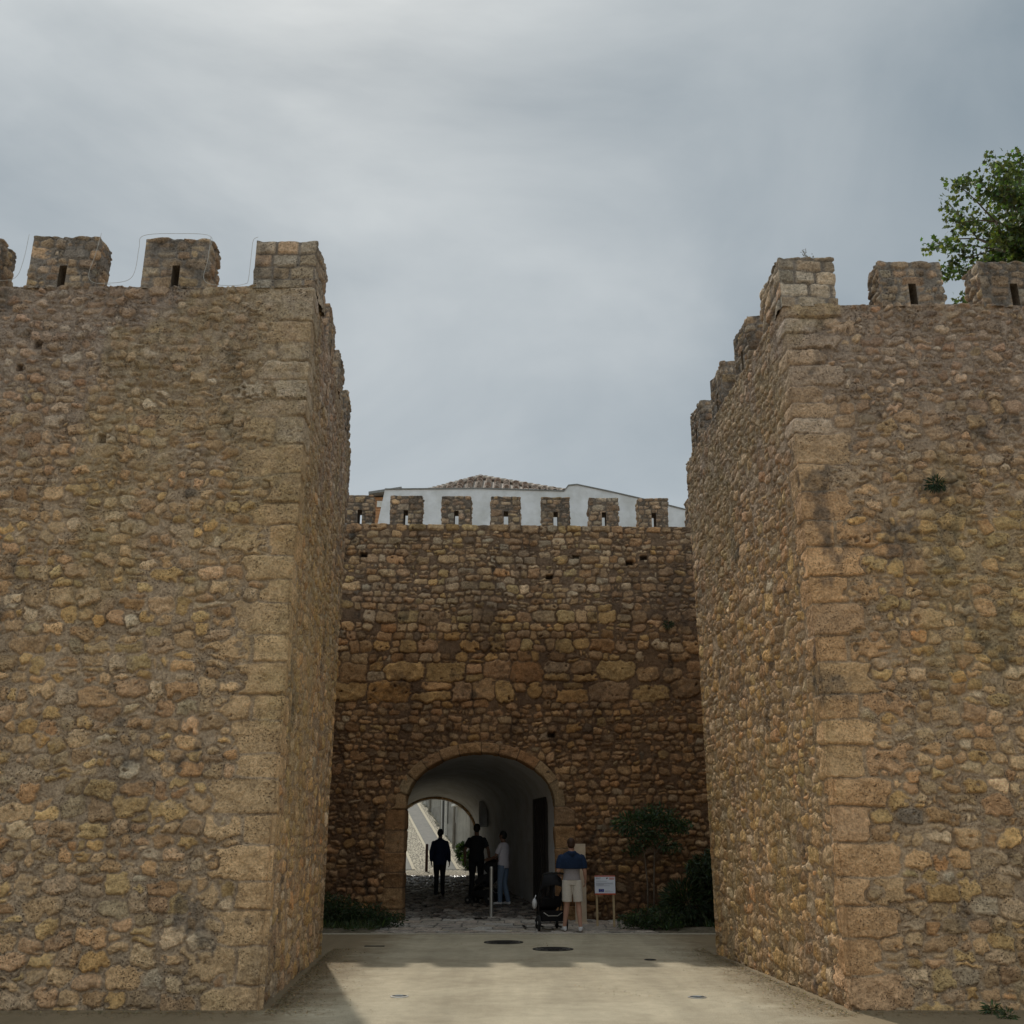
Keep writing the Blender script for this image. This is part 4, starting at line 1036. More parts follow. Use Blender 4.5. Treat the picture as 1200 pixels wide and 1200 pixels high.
# young tree against the gate wall
def px_at(px, Y, py=1085): return (px-600)/F*(Y/ray(px, py)[1])
gx = px_at(764, 23.2)
shrub('young_tree', 'small dark green tree with two thin stems against the wall right of the sign', 'tree', (gx, 23.2, 0.05),
      [((-.35, 0, 2.05), (.42, .3, .22), 1), ((.15, 0, 2.2), (.5, .32, .25), 1.2), ((.62, .05, 2.0), (.38, .3, .2), .8), ((0, 0, 1.75), (.5, .3, .22), .8), ((.45, 0, 1.55), (.3, .2, .15), .3), ((-.3, .1, 1.5), (.25, .2, .12), .25)],
      620, .085, 61, (0.045, 0.075, 0.032), stems=[([(-.08, 0, 0), (-.06, 0, .8), (-.1, 0, 1.4), (-.3, 0, 2.05)], .02), ([(.05, 0, 0), (.08, 0, .9), (.12, 0, 1.5), (.3, 0, 2.1)], .02), ([(.12, 0, 1.4), (.4, .05, 1.8), (.62, .05, 2.05)], .01)], elong=1.5)
gx = px_at(820, 22.6)
shrub('shrub', 'large dark leafy shrub in the corner between the gate wall and the right tower', 'shrub', (gx, 22.6, 0.05),
      [((-.25, 0, .45), (.5, .45, .45), 1.3), ((.35, 0, .7), (.5, .4, .55), 1.5), ((.1, -.1, 1.1), (.35, .3, .3), .8), ((.55, .1, 1.35), (.35, .3, .25), .6)],
      1500, .12, 62, (0.030, 0.048, 0.020), elong=2.2)
gx = px_at(775, 22.2)
shrub('shrub', 'low dark green shrub under the young tree right of the sign', 'shrub', (gx, 22.3, 0.05),
      [((0, 0, .2), (.6, .45, .26), 1.2), ((-.5, .1, .12), (.4, .3, .2), .7)], 1000, .07, 63, (0.035, 0.055, 0.02), elong=1.5)
gx = px_at(398, 22.6)
shrub('shrub', 'dark shrub at the foot of the gate wall beside the left tower', 'shrub', (gx, 22.7, 0.05),
      [((-.1, 0, .3), (.5, .5, .35), 1.4), ((.5, 0, .22), (.5, .4, .26), 1), ((1.0, .1, .12), (.35, .35, .16), .5), ((-.6, 0, .4), (.4, .4, .4), 1)], 1300, .07, 64, (0.030, 0.050, 0.018), elong=1.6)
# clumps of grass blades and ground cover in both beds
rg_ = np.random.default_rng(70); P_ = []
for (x0, x1, n) in ((2.5, 5.0, 2600), (-4.3, -2.6, 1500)):
    x = rg_.uniform(x0, x1, n); y = rg_.uniform(21.55, 23.9, n); k = vn(x*2.5, y*2.5, 3)+.25*(y-22); P_.append(np.stack([x, y, np.full(n, .04)], -1)[k > .1])
P_ = np.vstack(P_)
o_ = leaves('ground_cover', P_+np.array([0, 0, .02]), .15, M['leaf'], None, 71, base=(0.045, 0.07, 0.025), droop=-1.6, elong=3.5); tag(o_, kind='stuff', label='low green weeds covering the planting beds', cat='ground cover')
# tufts on the masonry
def tuft(name, label, loc, r, n, size, seed, base, cat='plant', elong=2.0):
    g_ = np.random.default_rng(seed); rr = empty(name, loc); tag(rr, label, cat)
    leaves('foliage', blob(g_, (0, -r*.25, 0), (r, r*.6, r*.7), n, .6), size, M['leaf'], rr, seed, base=base, elong=elong)
    m = MB()
    for k in range(5): m.tube([(0, .06, 0), tuple(g_.normal(0, r*.35, 3)+np.array([0, -r*.3, 0]))], [.008, .004], 5)
    m.build('stem', M['bark'], rr); return rr
p = at(1096, 568, 11.72); tuft('wall_plant', 'round dark green tuft growing out of the face of the right tower', p, .12, 260, .05, 81, (0.03, 0.055, 0.03))
p = at(783, 733, 23.95); tuft('wall_plant', 'small green tuft growing high on the gate wall beside the right tower', p, .12, 140, .06, 82, (0.03, 0.05, 0.022))
p = at(1157, 1172, 11.66); tuft('weed', 'small weed at the foot of the right tower', (p.x, 11.6, .03), .10, 160, .05, 83, (0.05, 0.08, 0.03))
p = at(1185, 1190, 11.2); tuft('weed', 'flat weed on the gravel in front of the right tower', (p.x, 11.3, .02), .09, 120, .05, 84, (0.05, 0.08, 0.03))
# dry stalks on the right corner merlon
ds = MB(); g_ = np.random.default_rng(5); bx, by, bz = 3.93, 11.95, 8.99
for k in range(7):
    e1 = Vector((g_.normal(0, .06), g_.normal(0, .04), .13+g_.uniform(0, .1))); ds.tube([(0, 0, 0), e1*.5+Vector((.01, 0, 0)), e1], [.004, .003, .003], 4)
    for q in range(3): ds.ball(tuple(e1+Vector((g_.normal(0, .015), 0, g_.normal(0, .015)))), .007, 5, 4)
M['dry'] = simple('dry_stalk', (0.16, 0.14, 0.09), 0.9)
dso = ds.build('dry_weed', M['dry']); dso.location = (bx, by, bz); tag(dso, 'dry stalks growing on top of the right tower corner merlon', 'plant')
# plants in the street
for k, (px, py, Y, s_, lb) in enumerate([(541, 1018, 40.0, .42, 'bushy green plant in a pot at the foot of the nearest street house'), (549, 1022, 38.6, .42, 'low green plant just beyond the end of the passage'), (524, 968, 46.0, .5, 'green plant half way up the street by the house wall'), (503, 942, 54, .6, 'small green plant at the top of the street')]):
    x = (px-600)/F*(Y/1.06); z = zst(Y)
    shrub('street_plant', lb, 'plant', (x, Y, z), [((0, 0, .4*s_*2), (.5*s_, .5*s_, .7*s_), 1.0), ((.2*s_, 0, 1.3*s_), (.3*s_, .3*s_, .4*s_), .5)], 600, .09, 90+k, (0.045, 0.075, 0.025), group=None)
# leaf litter / dry debris along the tower feet
rg_ = np.random.default_rng(99); P_ = []
for n, fx in ((3200, lambda y: np.interp(y, [11.76, 17.6], [-2.55, -2.95])), (3200, lambda y: np.interp(y, [11.76, 17.6], [3.47, 3.2]))):
    y = rg_.uniform(11.4, 18.5, n); off = rg_.exponential(.20, n); x0 = fx(y); sg = 1 if x0.mean() < 0 else -1
    P_.append(np.stack([x0+sg*off, y, rg_.uniform(.004, .012, n)], -1))
n = 2200; xx = rg_.uniform(-6, 7, n); q_ = np.stack([xx, 11.7-rg_.exponential(.14, n), np.full(n, .008)], -1); P_.append(q_[(xx < -2.6) | (xx > 3.5)])
for (cx0, cy0) in [(.9, 13.6), (1.25, 13.1), (1.6, 12.9), (.6, 19.4), (.5, 18.9), (.2, 16.7), (1.0, 15.6), (-2.1, 13.5), (-1.0, 19.2)]:
    P_.append(np.stack([rg_.normal(cx0, .14, 26), rg_.normal(cy0, .12, 26), np.full(26, .008)], -1))
P_ = np.vstack(P_)
o_ = leaves('leaf_litter', P_, .032, M['leaf'], None, 98, base=(0.21, 0.15, 0.085), var=.4, droop=0, elong=1.4, flat=True); tag(o_, kind='stuff', label='dry leaves and crumbs of mortar scattered along the tower feet', cat='litter')

# ------------------------------------------------------------------ STREET FURNITURE
def ground_pt(px, py):
    u, a, b = ray(px, py); t = -EYE/b; return Vector((u*t, a*t, 0))
def manhole(px, py, r, label):
    p = ground_pt(px, py); e = empty('manhole_cover', (p.x, p.y, 0.0)); tag(e, label, 'manhole', 'round iron manhole covers')
    m = MB(); m.lathe([(r, -.02), (r, .010), (r-.03, .012), (r-.035, .004), (r-.036, -.02)], n=40); m.build('rim', M['iron'], e)
    m = MB(); m.lathe([(r-.045, -.02), (r-.045, .009)], n=40); c = m.build('lid', M['lid'], e)
    m = MB()
    for k in range(-3, 4):
        hw_ = math.sqrt(max(0, (r-.07)**2-(k*.085)**2))
        if k == 0: continue
        m.box(-hw_, hw_, k*.085-.014, k*.085+.014, .0092, .016)
    m.box(-r*.45, r*.45, -.02, .02, .0092, .018); m.build('rib', M['iron'], c)
    m = MB(); m.box(-r*.40, -r*.05, -.055, -.025, .0092, .0125); m.box(r*.05, r*.40, -.055, -.025, .0092, .0125); m.build('worn_plate', M['steel'], c)
manhole(590, 1104.5, .35, 'round iron manhole cover nearer the gate and to the left of the other')
manhole(648, 1112.5, .34, 'round iron manhole cover nearer the camera and to the right of the other')
for px, py, r, lb in ((468, 1168, .105, 'round in-ground light set in the gravel on the left'), (817, 1169, .105, 'round in-ground light set in the gravel on the right'), (762, 1125, .09, 'small round cover set in the shaded gravel')):
    p = ground_pt(px, py); e = empty('ground_light', (p.x, p.y, 0)); tag(e, lb, 'ground light')
    m = MB(); m.lathe([(r, -.02), (r, .008), (r-.02, .010), (r-.022, -.01)], n=28); m.build('rim', M['steel'] if r > .1 else M['iron'], e)
    m = MB(); m.lathe([(r-.026, -.02), (r-.026, .005)], n=28); m.build('lens', M['glass'], e)
p = ground_pt(439, 1109); m = MB(); m.box(-.17, .17, -.05, .05, -.01, .008); m.box(-.15, .15, -.03, .03, .0085, .011); dg_ = m.build('drain_cover', M['iron']); dg_.location = (p.x, p.y, 0); tag(dg_, 'narrow iron drain cover in the gravel near the left tower', 'drain')
# loose pebble-ish patches
def bollard(px, pyb, Y, h, r, mat, label, capm=None):
    x = (px-600)/F*(Y/ray(px, pyb)[1]); z = zst(Y) if Y > 38 else zfl(Y)
    e = empty('bollard', (x, Y, z)); tag(e, label, 'bollard')
    m = MB(); m.lathe([(r*1.05, -.05), (r*1.05, .03), (r, .035), (r, h-.03), (r*.8, h-.004), (r*.3, h)], n=20); m.build('post', mat, e, smooth=False)
    m = MB(); m.lathe([(r*1.7, -.02), (r*1.7, .02), (r*1.15, .028)], n=20); m.build('base_plate', mat, e)
bollard(575.5, 1075, 24.6, 1.08, .042, M['steel'], 'slim steel bollard standing at the mouth of the passage')
bollard(499.5, 1026, 37.8, .95, .05, M['rust'], 'dark brown iron bollard standing in the light beyond the passage')
# information sign
S_Y = 22.9; sx = px_at(709, S_Y, 1040)
sg = empty('information_sign', (sx, S_Y, .05)); tag(sg, 'small white project notice on two wooden legs with red edges and a blue flag', 'sign')
for s_ in (-1, 1):
    m = MB(); m.box(s_*.175-.022, s_*.175+.022, .012, .05, -.1, .62); m.build('leg', M['timber'], sg, bevel=.003)
zt = at(709, 1026, S_Y).z-.05; zb_ = at(709, 1048.5, S_Y).z-.05
m = MB(); m.box(-.215, .215, -.012, .008, zb_, zt); bo = m.build('board', M['white'], sg, bevel=.003)
for q0, q1 in ((zt-.022, zt-.001), (zb_+.001, zb_+.028)):
    m = MB(); m.box(-.215, .215, -.016, -.0135, q0, q1); m.build('red_band', M['red'], bo)
m = MB()
H_ = zt-zb_
m.box(-.19, -.08, -.0155, -.0135, zb_+H_*.86, zb_+H_*.885); m.box(-.19, -.11, -.0155, -.0135, zb_+H_*.82, zb_+H_*.835)
for f, a, b_ in ((.70, -.19, .05), (.60, -.19, .17), (.555, -.19, .17), (.51, -.19, -.02), (.46, -.19, .10), (.19, 0.0, .10), (.14, 0.0, .16)): m.box(a, b_, -.0155, -.0135, zb_+H_*f, zb_+H_*(f+.014))
m.build('print', M['print'], bo)
m = MB(); m.box(.09, .195, -.0155, -.0135, zb_+H_*.80, zb_+H_*.835); m.box(.09, .195, -.0155, -.0135, zb_+H_*.86, zb_+H_*.885); m.build('red_logo', M['red'], bo)
m = MB(); m.add([(.03, -.0150, zb_+H_*.80), (.075, -.0150, zb_+H_*.885), (.03, -.0150, zb_+H_*.885), (.03, -.0136, zb_+H_*.80), (.075, -.0136, zb_+H_*.885), (.03, -.0136, zb_+H_*.885)], [(0, 1, 2), (5, 4, 3), (0, 3, 4, 1)]); m.build('black_logo', M['black'], bo)
m = MB(); m.box(-.135, -.025, -.0155, -.0135, zb_+H_*.14, zb_+H_*.30); fl = m.build('flag', M['eu'], bo)
m = MB()
for k in range(12):
    a = 2*math.pi*k/12; cx0, cz0 = -.08+.026*math.cos(a), zb_+H_*.22+.026*math.sin(a); m.box(cx0-.003, cx0+.003, -.0168, -.0157, cz0-.003, cz0+.003)
m.build('star_ring', M['yellow'], fl)
# tall pale board leaning by the jamb
pb = empty('standing_board', (px_at(681, 23.4, 1075), 23.4, .05)); tag(pb, 'tall narrow cream board standing against the wall right of the arch', 'board')
m = MB(); m.box(-.12, .12, -.03, .03, -.03, 1.62); m.build('board', M['cream'], pb, bevel=.006)
m = MB(); m.box(-.15, .15, -.08, .08, -.03, .03); m.build('base_plate', M['cream'], pb, bevel=.004)
# access cover outlined by the pram
m = MB()
for a in ((-.38, -.35, -.3, .3), (.35, .38, -.3, .3), (-.35, .35, -.3, -.27), (-.35, .35, .27, .3), (-.02, .02, -.27, .27)): m.box(a[0], a[1], a[2], a[3], 0, .012)
ac = m.build('access_cover', M['iron']); ac.location = (.62, 22.9, .04); ac.rotation_euler = (0, 0, R(8)); tag(ac, 'square framed access cover in the paving left of the pram', 'cover')

# cable draped round the left tower merlons
def cable(pts, label):
    P0 = [np.array(q, float) for q in pts]; P0 = [2*P0[0]-P0[1]]+P0+[2*P0[-1]-P0[-2]]; q_ = []
    for i in range(1, len(P0)-2):
        for f in np.linspace(0, 1, 7)[:-1]:
            a_, b_, c_, d_ = P0[i-1:i+3]; q_.append(.5*(2*b_+(c_-a_)*f+(2*a_-5*b_+4*c_-d_)*f*f+(3*b_-a_-3*c_+d_)*f**3))
    q_.append(P0[-2]); pts = q_
    m = MB(); m.tube(pts, .003, 6); tag(m.build('cable', M['wire'], smooth=True), label, 'cable', 'thin pale cables on the left tower merlons')
yf = 11.70
cable([(-3.98, yf, 9.0), (-3.97, yf, 9.27), (-4.4, yf, 9.31), (-4.85, yf, 9.28), (-4.89, yf, 9.1), (-4.9, yf, 8.8), (-4.95, yf, 8.64), (-5.1, yf, 8.58), (-5.36, yf, 8.57)], 'thin pale cable hanging over the middle merlon of the left tower')
cable([(-3.96, yf-.01, 9.25), (-3.97, yf-.01, 8.9), (-4.0, yf-.01, 8.65), (-3.9, yf-.01, 8.55), (-3.6, yf-.01, 8.53), (-3.46, yf, 8.56), (-3.42, yf, 8.62), (-3.41, yf, 9.0), (-3.40, yf, 9.21), (-3.34, yf, 9.26)], 'thin pale cable dipping through the gap beside the corner merlon of the left tower')
cable([(-5.41, yf, 9.32), (-5.45, yf, 9.0), (-5.5, yf, 8.7), (-5.42, yf, 8.58), (-5.2, yf, 8.55)], 'thin pale cable down the right edge of the left merlon')
cable([(-6.36, yf, 9.3), (-6.38, yf, 8.9), (-6.45, yf, 8.65), (-6.7, yf, 8.6)], 'thin pale cable down the left edge of the left merlon')

# ------------------------------------------------------------------ PEOPLE
def person(label, x, y, z, H, rz, top, top_long, legs_mat, shorts, skin, hair, shoe, arms, legs, extra=None, jacket=0.0, headturn=0.0, fat=1.0):
    r = empty('person', (x, y, z), rz); tag(r, label, 'person'); k = H/1.75; r.scale = (k, k, k)
    J = {}
    lean = legs.get('lean', 0.0)
    hip = [(-.095, 0, .93), (.095, 0, .93)]; knee = [legs['kl'], legs['kr']]; ank = [legs['al'], legs['ar']]
    sh = [(-.178, lean*.9, 1.372), (.178, lean*.9, 1.372)]; elb = [arms['el'], arms['er']]; wr = [arms['wl'], arms['wr']]; hd = [arms.get('hl'), arms.get('hr')]
    def torso(m, g, z0=.86, z1=None):
        st = [(.86, .155, .105), (.95, .168, .118), (1.08, .148, .105), (1.22, .160, .110), (1.33, .174, .112), (1.39, .160, .100), (1.435, .118, .084), (1.47, .075, .070)]
        st = [q for q in st if q[0] >= z0-.001]
        m.tube([(0, lean*max(0, (q[0]-.95))/.5, q[0]) for q in st], [((q[1]*fat+g), (q[2]*fat+g)) for q in st], 20)
    # body
    b = MB(); torso(b, 0)
    b.tube([(0, lean*.95, 1.44), (0, lean+.008, 1.50), (0, lean+.015, 1.56)], [.068, .056, .056], 14)
    hc = Vector((0, lean+.02, 1.635)); ct, st_ = math.cos(headturn), math.sin(headturn)
    def hp(v): return (hc.x+v[0]*ct-v[1]*st_, hc.y+v[0]*st_+v[1]*ct, hc.z+v[2])
    b.ball(hp((0, 0, .012)), (.076, .093, .102), 18, 12); b.ball(hp((0, .028, -.055)), (.055, .060, .058), 14, 9)
    b.tube([hp((0, .085, .02)), hp((0, .105, -.018)), hp((0, .085, -.03))], [.010, .015, .012], 8)
    for s_ in (-1, 1):
        b.ball(hp((s_*.078, -.005, -.005)), (.012, .020, .030), 8, 6); b.ball(hp((s_*.03, .080, .02)), (.014, .010, .008), 8, 6)
    b.tube([hp((-.022, .082, -.055)), hp((.022, .082, -.055))], .008, 6)
    for i, s_ in enumerate((-1, 1)):
        S0, E0, W0 = Vector(sh[i]), Vector(elb[i]), Vector(wr[i])
        b.ball(tuple(S0), (.056, .056, .054), 12, 8)
        b.tube([S0, S0.lerp(E0, .1), S0.lerp(E0, .4), E0, E0.lerp(W0, .3), W0], [.03, .050, .048, .038, .040, .027], 12)
        hdir = (Vector(hd[i])-W0).normalized() if hd[i] else (W0-E0).normalized()
        side = Vector((0, 1, 0)); side = (side-hdir*side.dot(hdir)); side = side.normalized() if side.length > .1 else Vector((1, 0, 0))
        nrm = hdir.cross(side)*(1 if s_ > 0 else -1)
        pc = W0+hdir*.05
        b.tube([W0-hdir*.01, W0+hdir*.04, W0+hdir*.088], [(.026, .024), (.018, .040), (.016, .040)], 12, ref=tuple(side))
        for q, (o_f, lf) in enumerate(((-.031, .066), (-.011, .076), (.010, .072), (.030, .056))):
            f0 = W0+hdir*.080+side*(-o_f); f1 = f0+hdir*lf*.45-nrm*.006; f2 = f1+hdir*lf*.35-nrm*.018; f3 = f2+hdir*lf*.2-nrm*.018
            b.tube([f0, f1, f2, f3], [.0095, .009, .0085, .007], 8)
        t0 = W0+hdir*.025+side*.028; t1 = t0+side*.026+hdir*.03-nrm*.006; t2 = t1+hdir*.030+side*.006-nrm*.010
        b.tube([t0, t1, t2], [.012, .010, .008], 8)
        Hh, K, A = Vector(hip[i]), Vector(knee[i]), Vector(ank[i])
        b.tube([Hh, Hh.lerp(K, .45), K, K.lerp(A, .3), K.lerp(A, .7), A], [.088, .075, .054, .056, .042, .036], 14)
        fd = Vector((legs.get('toe', .03)*s_, 1, 0)).normalized()
        b.tube([A+Vector((0, -.02, -.045)), A+fd*.08+Vector((0, 0, -.055)), A+fd*.15+Vector((0, 0, -.062))], [.034, .034, .022], 10)
    b.remesh('body', skin, r, .0075, 3)
    # trousers / shorts
    t = MB(); t.tube([(0, 0, .86), (0, 0, .95), (0, .0, 1.04)], [(.160*fat, .116*fat), (.180*fat, .130*fat), (.165*fat, .122*fat)], 20)
    for i in (0, 1):
        Hh, K, A = Vector(hip[i]), Vector(knee[i]), Vector(ank[i])
        if shorts:
            e_ = Hh.lerp(K, .88); t.tube([Hh+Vector((0, 0, .02)), Hh.lerp(K, .3), e_], [(.100, .108), (.102, .108), (.098, .105)], 16)
        else: t.tube([Hh, Hh.lerp(K, .45), K, K.lerp(A, .5), A+Vector((0, 0, .01)), A+Vector((0, 0, -.03))], [.102, .090, .070, .064, .058, .056], 14)
    t.remesh('shorts' if shorts else 'trousers', legs_mat, r, .009, 2)
    # upper garment
    u = MB(); torso(u, .020+jacket, .86 if not shorts else .95)
    if jacket: u.tube([(0, 0, .80), (0, 0, .95)], [(.178, .125), (.185, .132)], 20)
    for i in (0, 1):
        S0, E0, W0 = Vector(sh[i]), Vector(elb[i]), Vector(wr[i]); g = .016+jacket
        u.ball(tuple(S0), (.062+jacket*.5,)*3, 12, 8)
        if top_long: u.tube([S0, S0.lerp(E0, .12), S0.lerp(E0, .4), E0, E0.lerp(W0, .4), E0.lerp(W0, .97)], [.03, .062, .062, .056, .052, .044], 14)
        else: u.tube([S0, S0.lerp(E0, .12), S0.lerp(E0, .35), S0.lerp(E0, .72)], [.03, .062, .065, .064], 14)
    if jacket: u.tube([(0, lean*.9, 1.43), (0, lean, 1.505)], [.085, .072], 14)
    else: u.tube([(0, lean*.9, 1.43), (0, lean, 1.475)], [.095, .070], 14)
    u.remesh('jacket' if top_long else 't_shirt', top, r, .009, 2)
    h = MB(); h.ball(hp((0, -.012, .030)), (.083, .094, .095), 18, 12); h.ball(hp((0, -.03, -.02)), (.075, .074, .07), 14, 9); h.remesh('hair', hair, r, .008, 2)
    for i, s_ in enumerate((-1, 1)):
        A = Vector(ank[i]); fd = Vector((legs.get('toe', .03)*s_, 1, 0)).normalized(); z0 = A.z-.08
        f = MB(); f.tube([A-fd*.055+Vector((0, 0, -.04)), A+Vector((0, 0, -.038)), A+fd*.09+Vector((0, 0, -.048)), A+fd*.165+Vector((0, 0, -.056)), A+fd*.19+Vector((0, 0, -.06))],
                         [(.030, .036), (.044, .042), (.046, .034), (.042, .026), (.024, .018)], 14, ref=(0, 0, 1))
        f.tube([A+Vector((0, 0, -.04)), A+Vector((0, 0, .01))], [.046, .044], 12)
        f.remesh('shoe', shoe, r, .008, 2)
    if extra: extra(r, MB)
    return r
def stand(y=0): return dict(kl=(-.10, .02, .50), kr=(.10, .01, .50), al=(-.11, -.01+y, .085), ar=(.11, .02-y, .085))
# man with the pram: blue sweater over the shoulders, grey T-shirt, shorts
def sweater(r, MBc):
    m = MB(); m.tube([(0, -.01, 1.165), (0, -.01, 1.25), (0, -.005, 1.36), (0, 0, 1.44), (0, 0, 1.49)], [(.240, .155), (.244, .158), (.236, .150), (.175, .125), (.095, .09)], 24)
    m.tube([(-.18, 0, 1.43), (-.2, 0, 1.40), (-.235, -.01, 1.28), (-.245, -.01, 1.17)], [.03, .068, .077, .080], 12); m.tube([(.18, 0, 1.43), (.2, 0, 1.40), (.235, -.01, 1.28), (.24, -.01, 1.17)], [.03, .068, .077, .080], 12)
    m.tube([(-.08, -.06, 1.47), (0, -.125, 1.44), (.08, -.06, 1.47)], [.04, .06, .04], 12)
    m.tube([(-.08, .05, 1.47), (0, .10, 1.42), (.08, .05, 1.47)], [.03, .035, .03], 12)
    o = m.remesh('draped_sweater', M['blue'], r, .009, 2)
p = ground_pt(671, 1093)
person('man in beige shorts with a blue sweater over his shoulders, pushing a black pram', p.x, p.y, .02, 1.76, R(4), M['grey_tee'], False, M['shorts'], True, M['skin'], M['hair'], M['shoe'],
       dict(el=(-.27, -.02, 1.12), wl=(-.22, .20, 1.02), hl=(-.21, .30, 1.0), er=(.26, -.03, 1.12), wr=(.28, .03, .96), hr=(.28, .06, .87)),
       dict(kl=(-.10, .02, .50), kr=(.13, .02, .50), al=(-.15, .06, .085), ar=(.15, -.08, .085), toe=.15), extra=sweater, fat=.95)
def zp(px, pyf):
    """point where the pixel ray meets the passage floor"""
    u, a, b = ray(px, pyf); t = (EYE+0.048*22.5)/(0.048*a-b); return u*t, a*t
x_, y_ = zp(514.5, 1051); person('man in a dark navy jacket and black trousers walking away through the passage', x_, y_, zfl(y_)+.035, 1.70, R(0), M['navy'], True, M['black'], False, M['skin2'], M['hair2'], M['black'],
       dict(el=(-.245, -.02, 1.13), wl=(-.235, .03, .89), er=(.25, -.03, 1.13), wr=(.265, .03, .88)), dict(kl=(-.085, .05, .50), kr=(.085, .03, .50), al=(-.085, -.06, .085), ar=(.085, .10, .085), toe=.1), jacket=.012, fat=1.05)
x_, y_ = zp(558, 1056); person('tall man in a black T-shirt and dark trousers silhouetted in the middle of the passage', x_, y_, zfl(y_)+.035, 1.87, R(-3), M['black'], False, M['black'], False, M['skin2'], M['hair2'], M['black'],
       dict(el=(-.285, -.02, 1.14), wl=(-.29, .04, .90), er=(.285, -.02, 1.14), wr=(.315, .05, .90)), dict(kl=(-.11, .03, .50), kr=(.10, .03, .50), al=(-.12, -.04, .085), ar=(.10, .06, .085), toe=.2), fat=1.05)
x_, y_ = zp(590, 1062); W_X, W_Y = x_, y_
person('man in a white T-shirt and blue jeans holding a dark pushchair', x_, y_, zfl(y_)+.035, 1.73, R(62), M['white_tee'], False, M['jeans'], False, M['skin2'], M['hair2'], M['shoe'],
       dict(el=(-.23, .10, 1.14), wl=(-.16, .33, 1.06), hl=(-.16, .42, 1.05), er=(.23, .10, 1.14), wr=(.16, .33, 1.06), hr=(.16, .42, 1.05)), dict(kl=(-.09, .05, .50), kr=(.09, .02, .50), al=(-.09, .05, .085), ar=(.10, -.08, .085), toe=.2), fat=1.0)

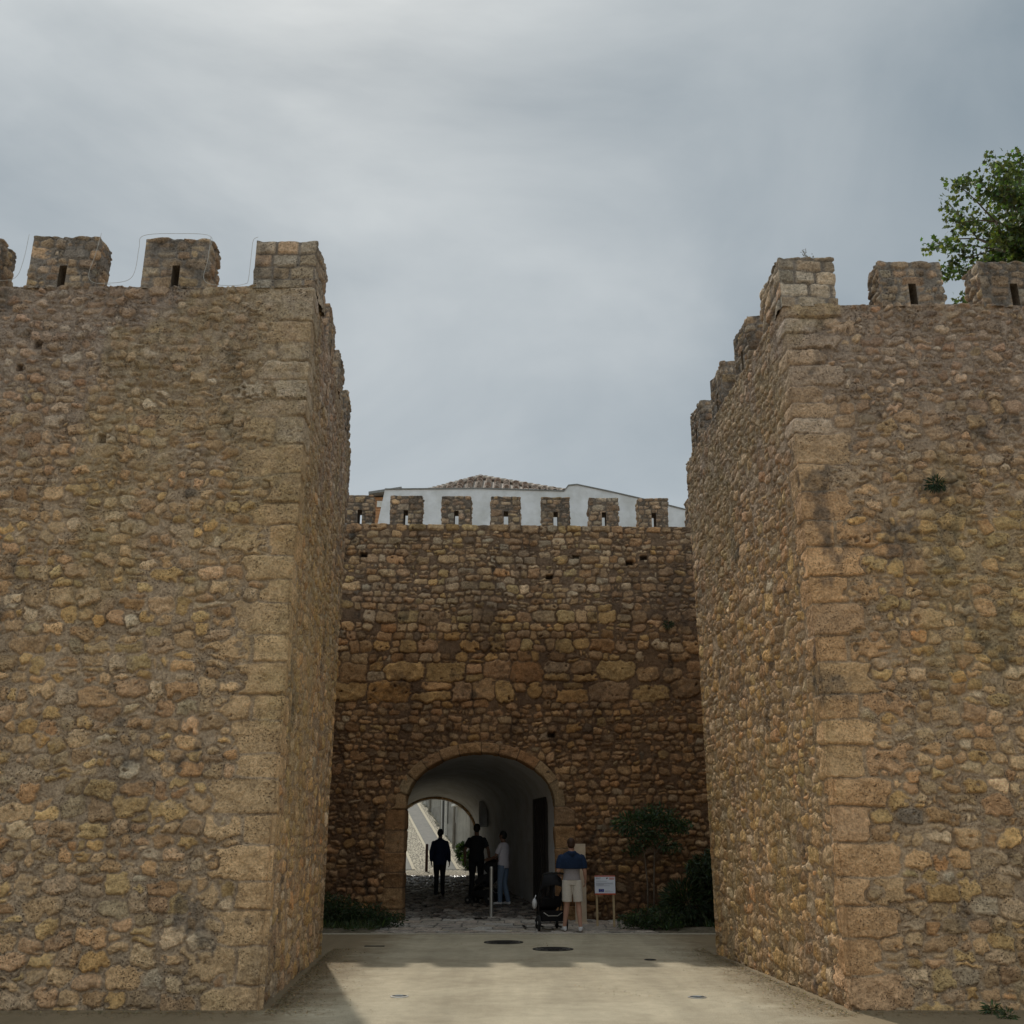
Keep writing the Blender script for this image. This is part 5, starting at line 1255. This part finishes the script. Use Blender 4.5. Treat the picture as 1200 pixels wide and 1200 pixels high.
def pram(label, x, y, z, rz, k=1.0, hood_mat=None):
    """local: travels towards +y, handle at -y"""
    r = empty('pram', (x, y, z), rz); r.scale = (k, k, k); tag(r, label, 'pram')
    for i, (wx, wy, wr_) in enumerate([(-.26, -.22, .14), (.26, -.22, .14), (-.20, .42, .095), (.20, .42, .095)]):
        m = MB(); m.lathe([(wr_-.022, -.022), (wr_, -.014), (wr_, .014), (wr_-.022, .022), (wr_-.026, 0)], (wx, wy, wr_), 28, 'x'); wh_ = m.build('wheel', M['rubber'], r, smooth=False)
        m = MB(); m.lathe([(.028, -.03), (.028, .03)], (wx, wy, wr_), 12, 'x')
        for q in range(5):
            a = 2*math.pi*q/5; m.tube([(wx, wy, wr_), (wx, wy+math.cos(a)*(wr_-.022), wr_+math.sin(a)*(wr_-.022))], .009, 6)
        m.build('rim', M['steel'], wh_)
    m = MB()
    for s_ in (-1, 1):
        m.tube([(s_*.235, -.22, .14), (s_*.235, .02, .52), (s_*.22, -.30, .88), (s_*.20, -.42, 1.02)], .013, 8)
        m.tube([(s_*.20, .42, .10), (s_*.22, .22, .38), (s_*.235, .0, .55)], .013, 8)
        m.tube([(s_*.235, -.22, .16), (s_*.21, .30, .22)], .010, 8)
    m.tube([(-.235, -.22, .14), (.235, -.22, .14)], .012, 8); m.tube([(-.2, .42, .10), (.2, .42, .10)], .010, 8); m.build('frame', M['iron'], r, smooth=True)
    m = MB(); m.tube([(-.20, -.42, 1.02), (-.10, -.45, 1.04), (.10, -.45, 1.04), (.20, -.42, 1.02)], .018, 10); m.build('handle', M['rubber'], r, smooth=True)
    m = MB()
    sec = [(-.22, .86, .16), (-.20, .60, .20), (-.05, .44, .21), (.20, .42, .20), (.34, .34, .18)]
    for (a, b_) in zip(sec[:-1], sec[1:]):
        m.tube([(0, a[0], a[1]), (0, b_[0], b_[1])], [(a[2], .045), (b_[2], .045)], 14, ref=(0, .3, 1))
    for s_ in (-1, 1): m.tube([(s_*.2, -.2, .68), (s_*.21, 0, .60), (s_*.2, .22, .50)], [(.02, .08), (.02, .10), (.02, .06)], 8, ref=(0, 0, 1))
    m.remesh('seat', M['black'], r, .014, 2)
    # folding hood: fan of ribs
    V = []; nf, nw = 7, 14
    for i in range(nf):
        a = R(-25)+R(125)*i/(nf-1)
        for j in range(nw+1):
            b_ = math.pi*j/nw; bulge = 1+.04*math.sin(math.pi*(i % 2))
            V.append((.235*math.cos(b_), -.18+math.cos(a+R(60))*(.34*math.sin(b_))*bulge*-1*-1, .70+math.sin(a+R(60))*.36*math.sin(b_)*bulge))
    Fq = [(i*(nw+1)+j, i*(nw+1)+j+1, (i+1)*(nw+1)+j+1, (i+1)*(nw+1)+j) for i in range(nf-1) for j in range(nw)]
    ho = npmesh('hood', V, Fq, hood_mat or M['black'], r, smooth=True); so_ = ho.modifiers.new('s', 'SOLIDIFY'); so_.thickness = .012
    m = MB(); m.add([(-.20, -.20, .16), (.20, -.20, .16), (.18, .28, .16), (-.18, .28, .16), (-.225, -.27, .36), (.225, -.27, .36), (.20, .33, .30), (-.20, .33, .30)],
                    [(3, 2, 1, 0), (0, 1, 5, 4), (1, 2, 6, 5), (2, 3, 7, 6), (3, 0, 4, 7)]); bk_ = m.build('basket', M['black'], r); so_ = bk_.modifiers.new('s', 'SOLIDIFY'); so_.thickness = .01
    m = MB(); m.tube([(-.18, -.285, .33), (-.09, -.29, .27), (.09, -.29, .27), (.18, -.285, .33)], .008, 6); m.build('basket_strap', M['steel'], r)
    return r
gp_ = ground_pt(671, 1093)
pram('black pram with a folding hood pushed by the man in beige shorts', gp_.x-.42, gp_.y+.42, .02, R(8), 1.05)
pram('dark pushchair half hidden in the passage in front of the man in the white T-shirt', W_X-.42, W_Y+.28, zfl(W_Y)+.035, R(62), 1.0)
# white bag / helmet on the pram side
m = MB(); m.ball((0, 0, 0), (.05, .07, .10), 14, 10); m.tube([(0, 0, .09), (.03, 0, .16)], .01, 6); bg_ = m.build('white_bag', M['shoe'], smooth=True); bg_.location = (gp_.x-.74, gp_.y+.36, .52); tag(bg_, 'small white bag hanging on the side of the black pram', 'bag')
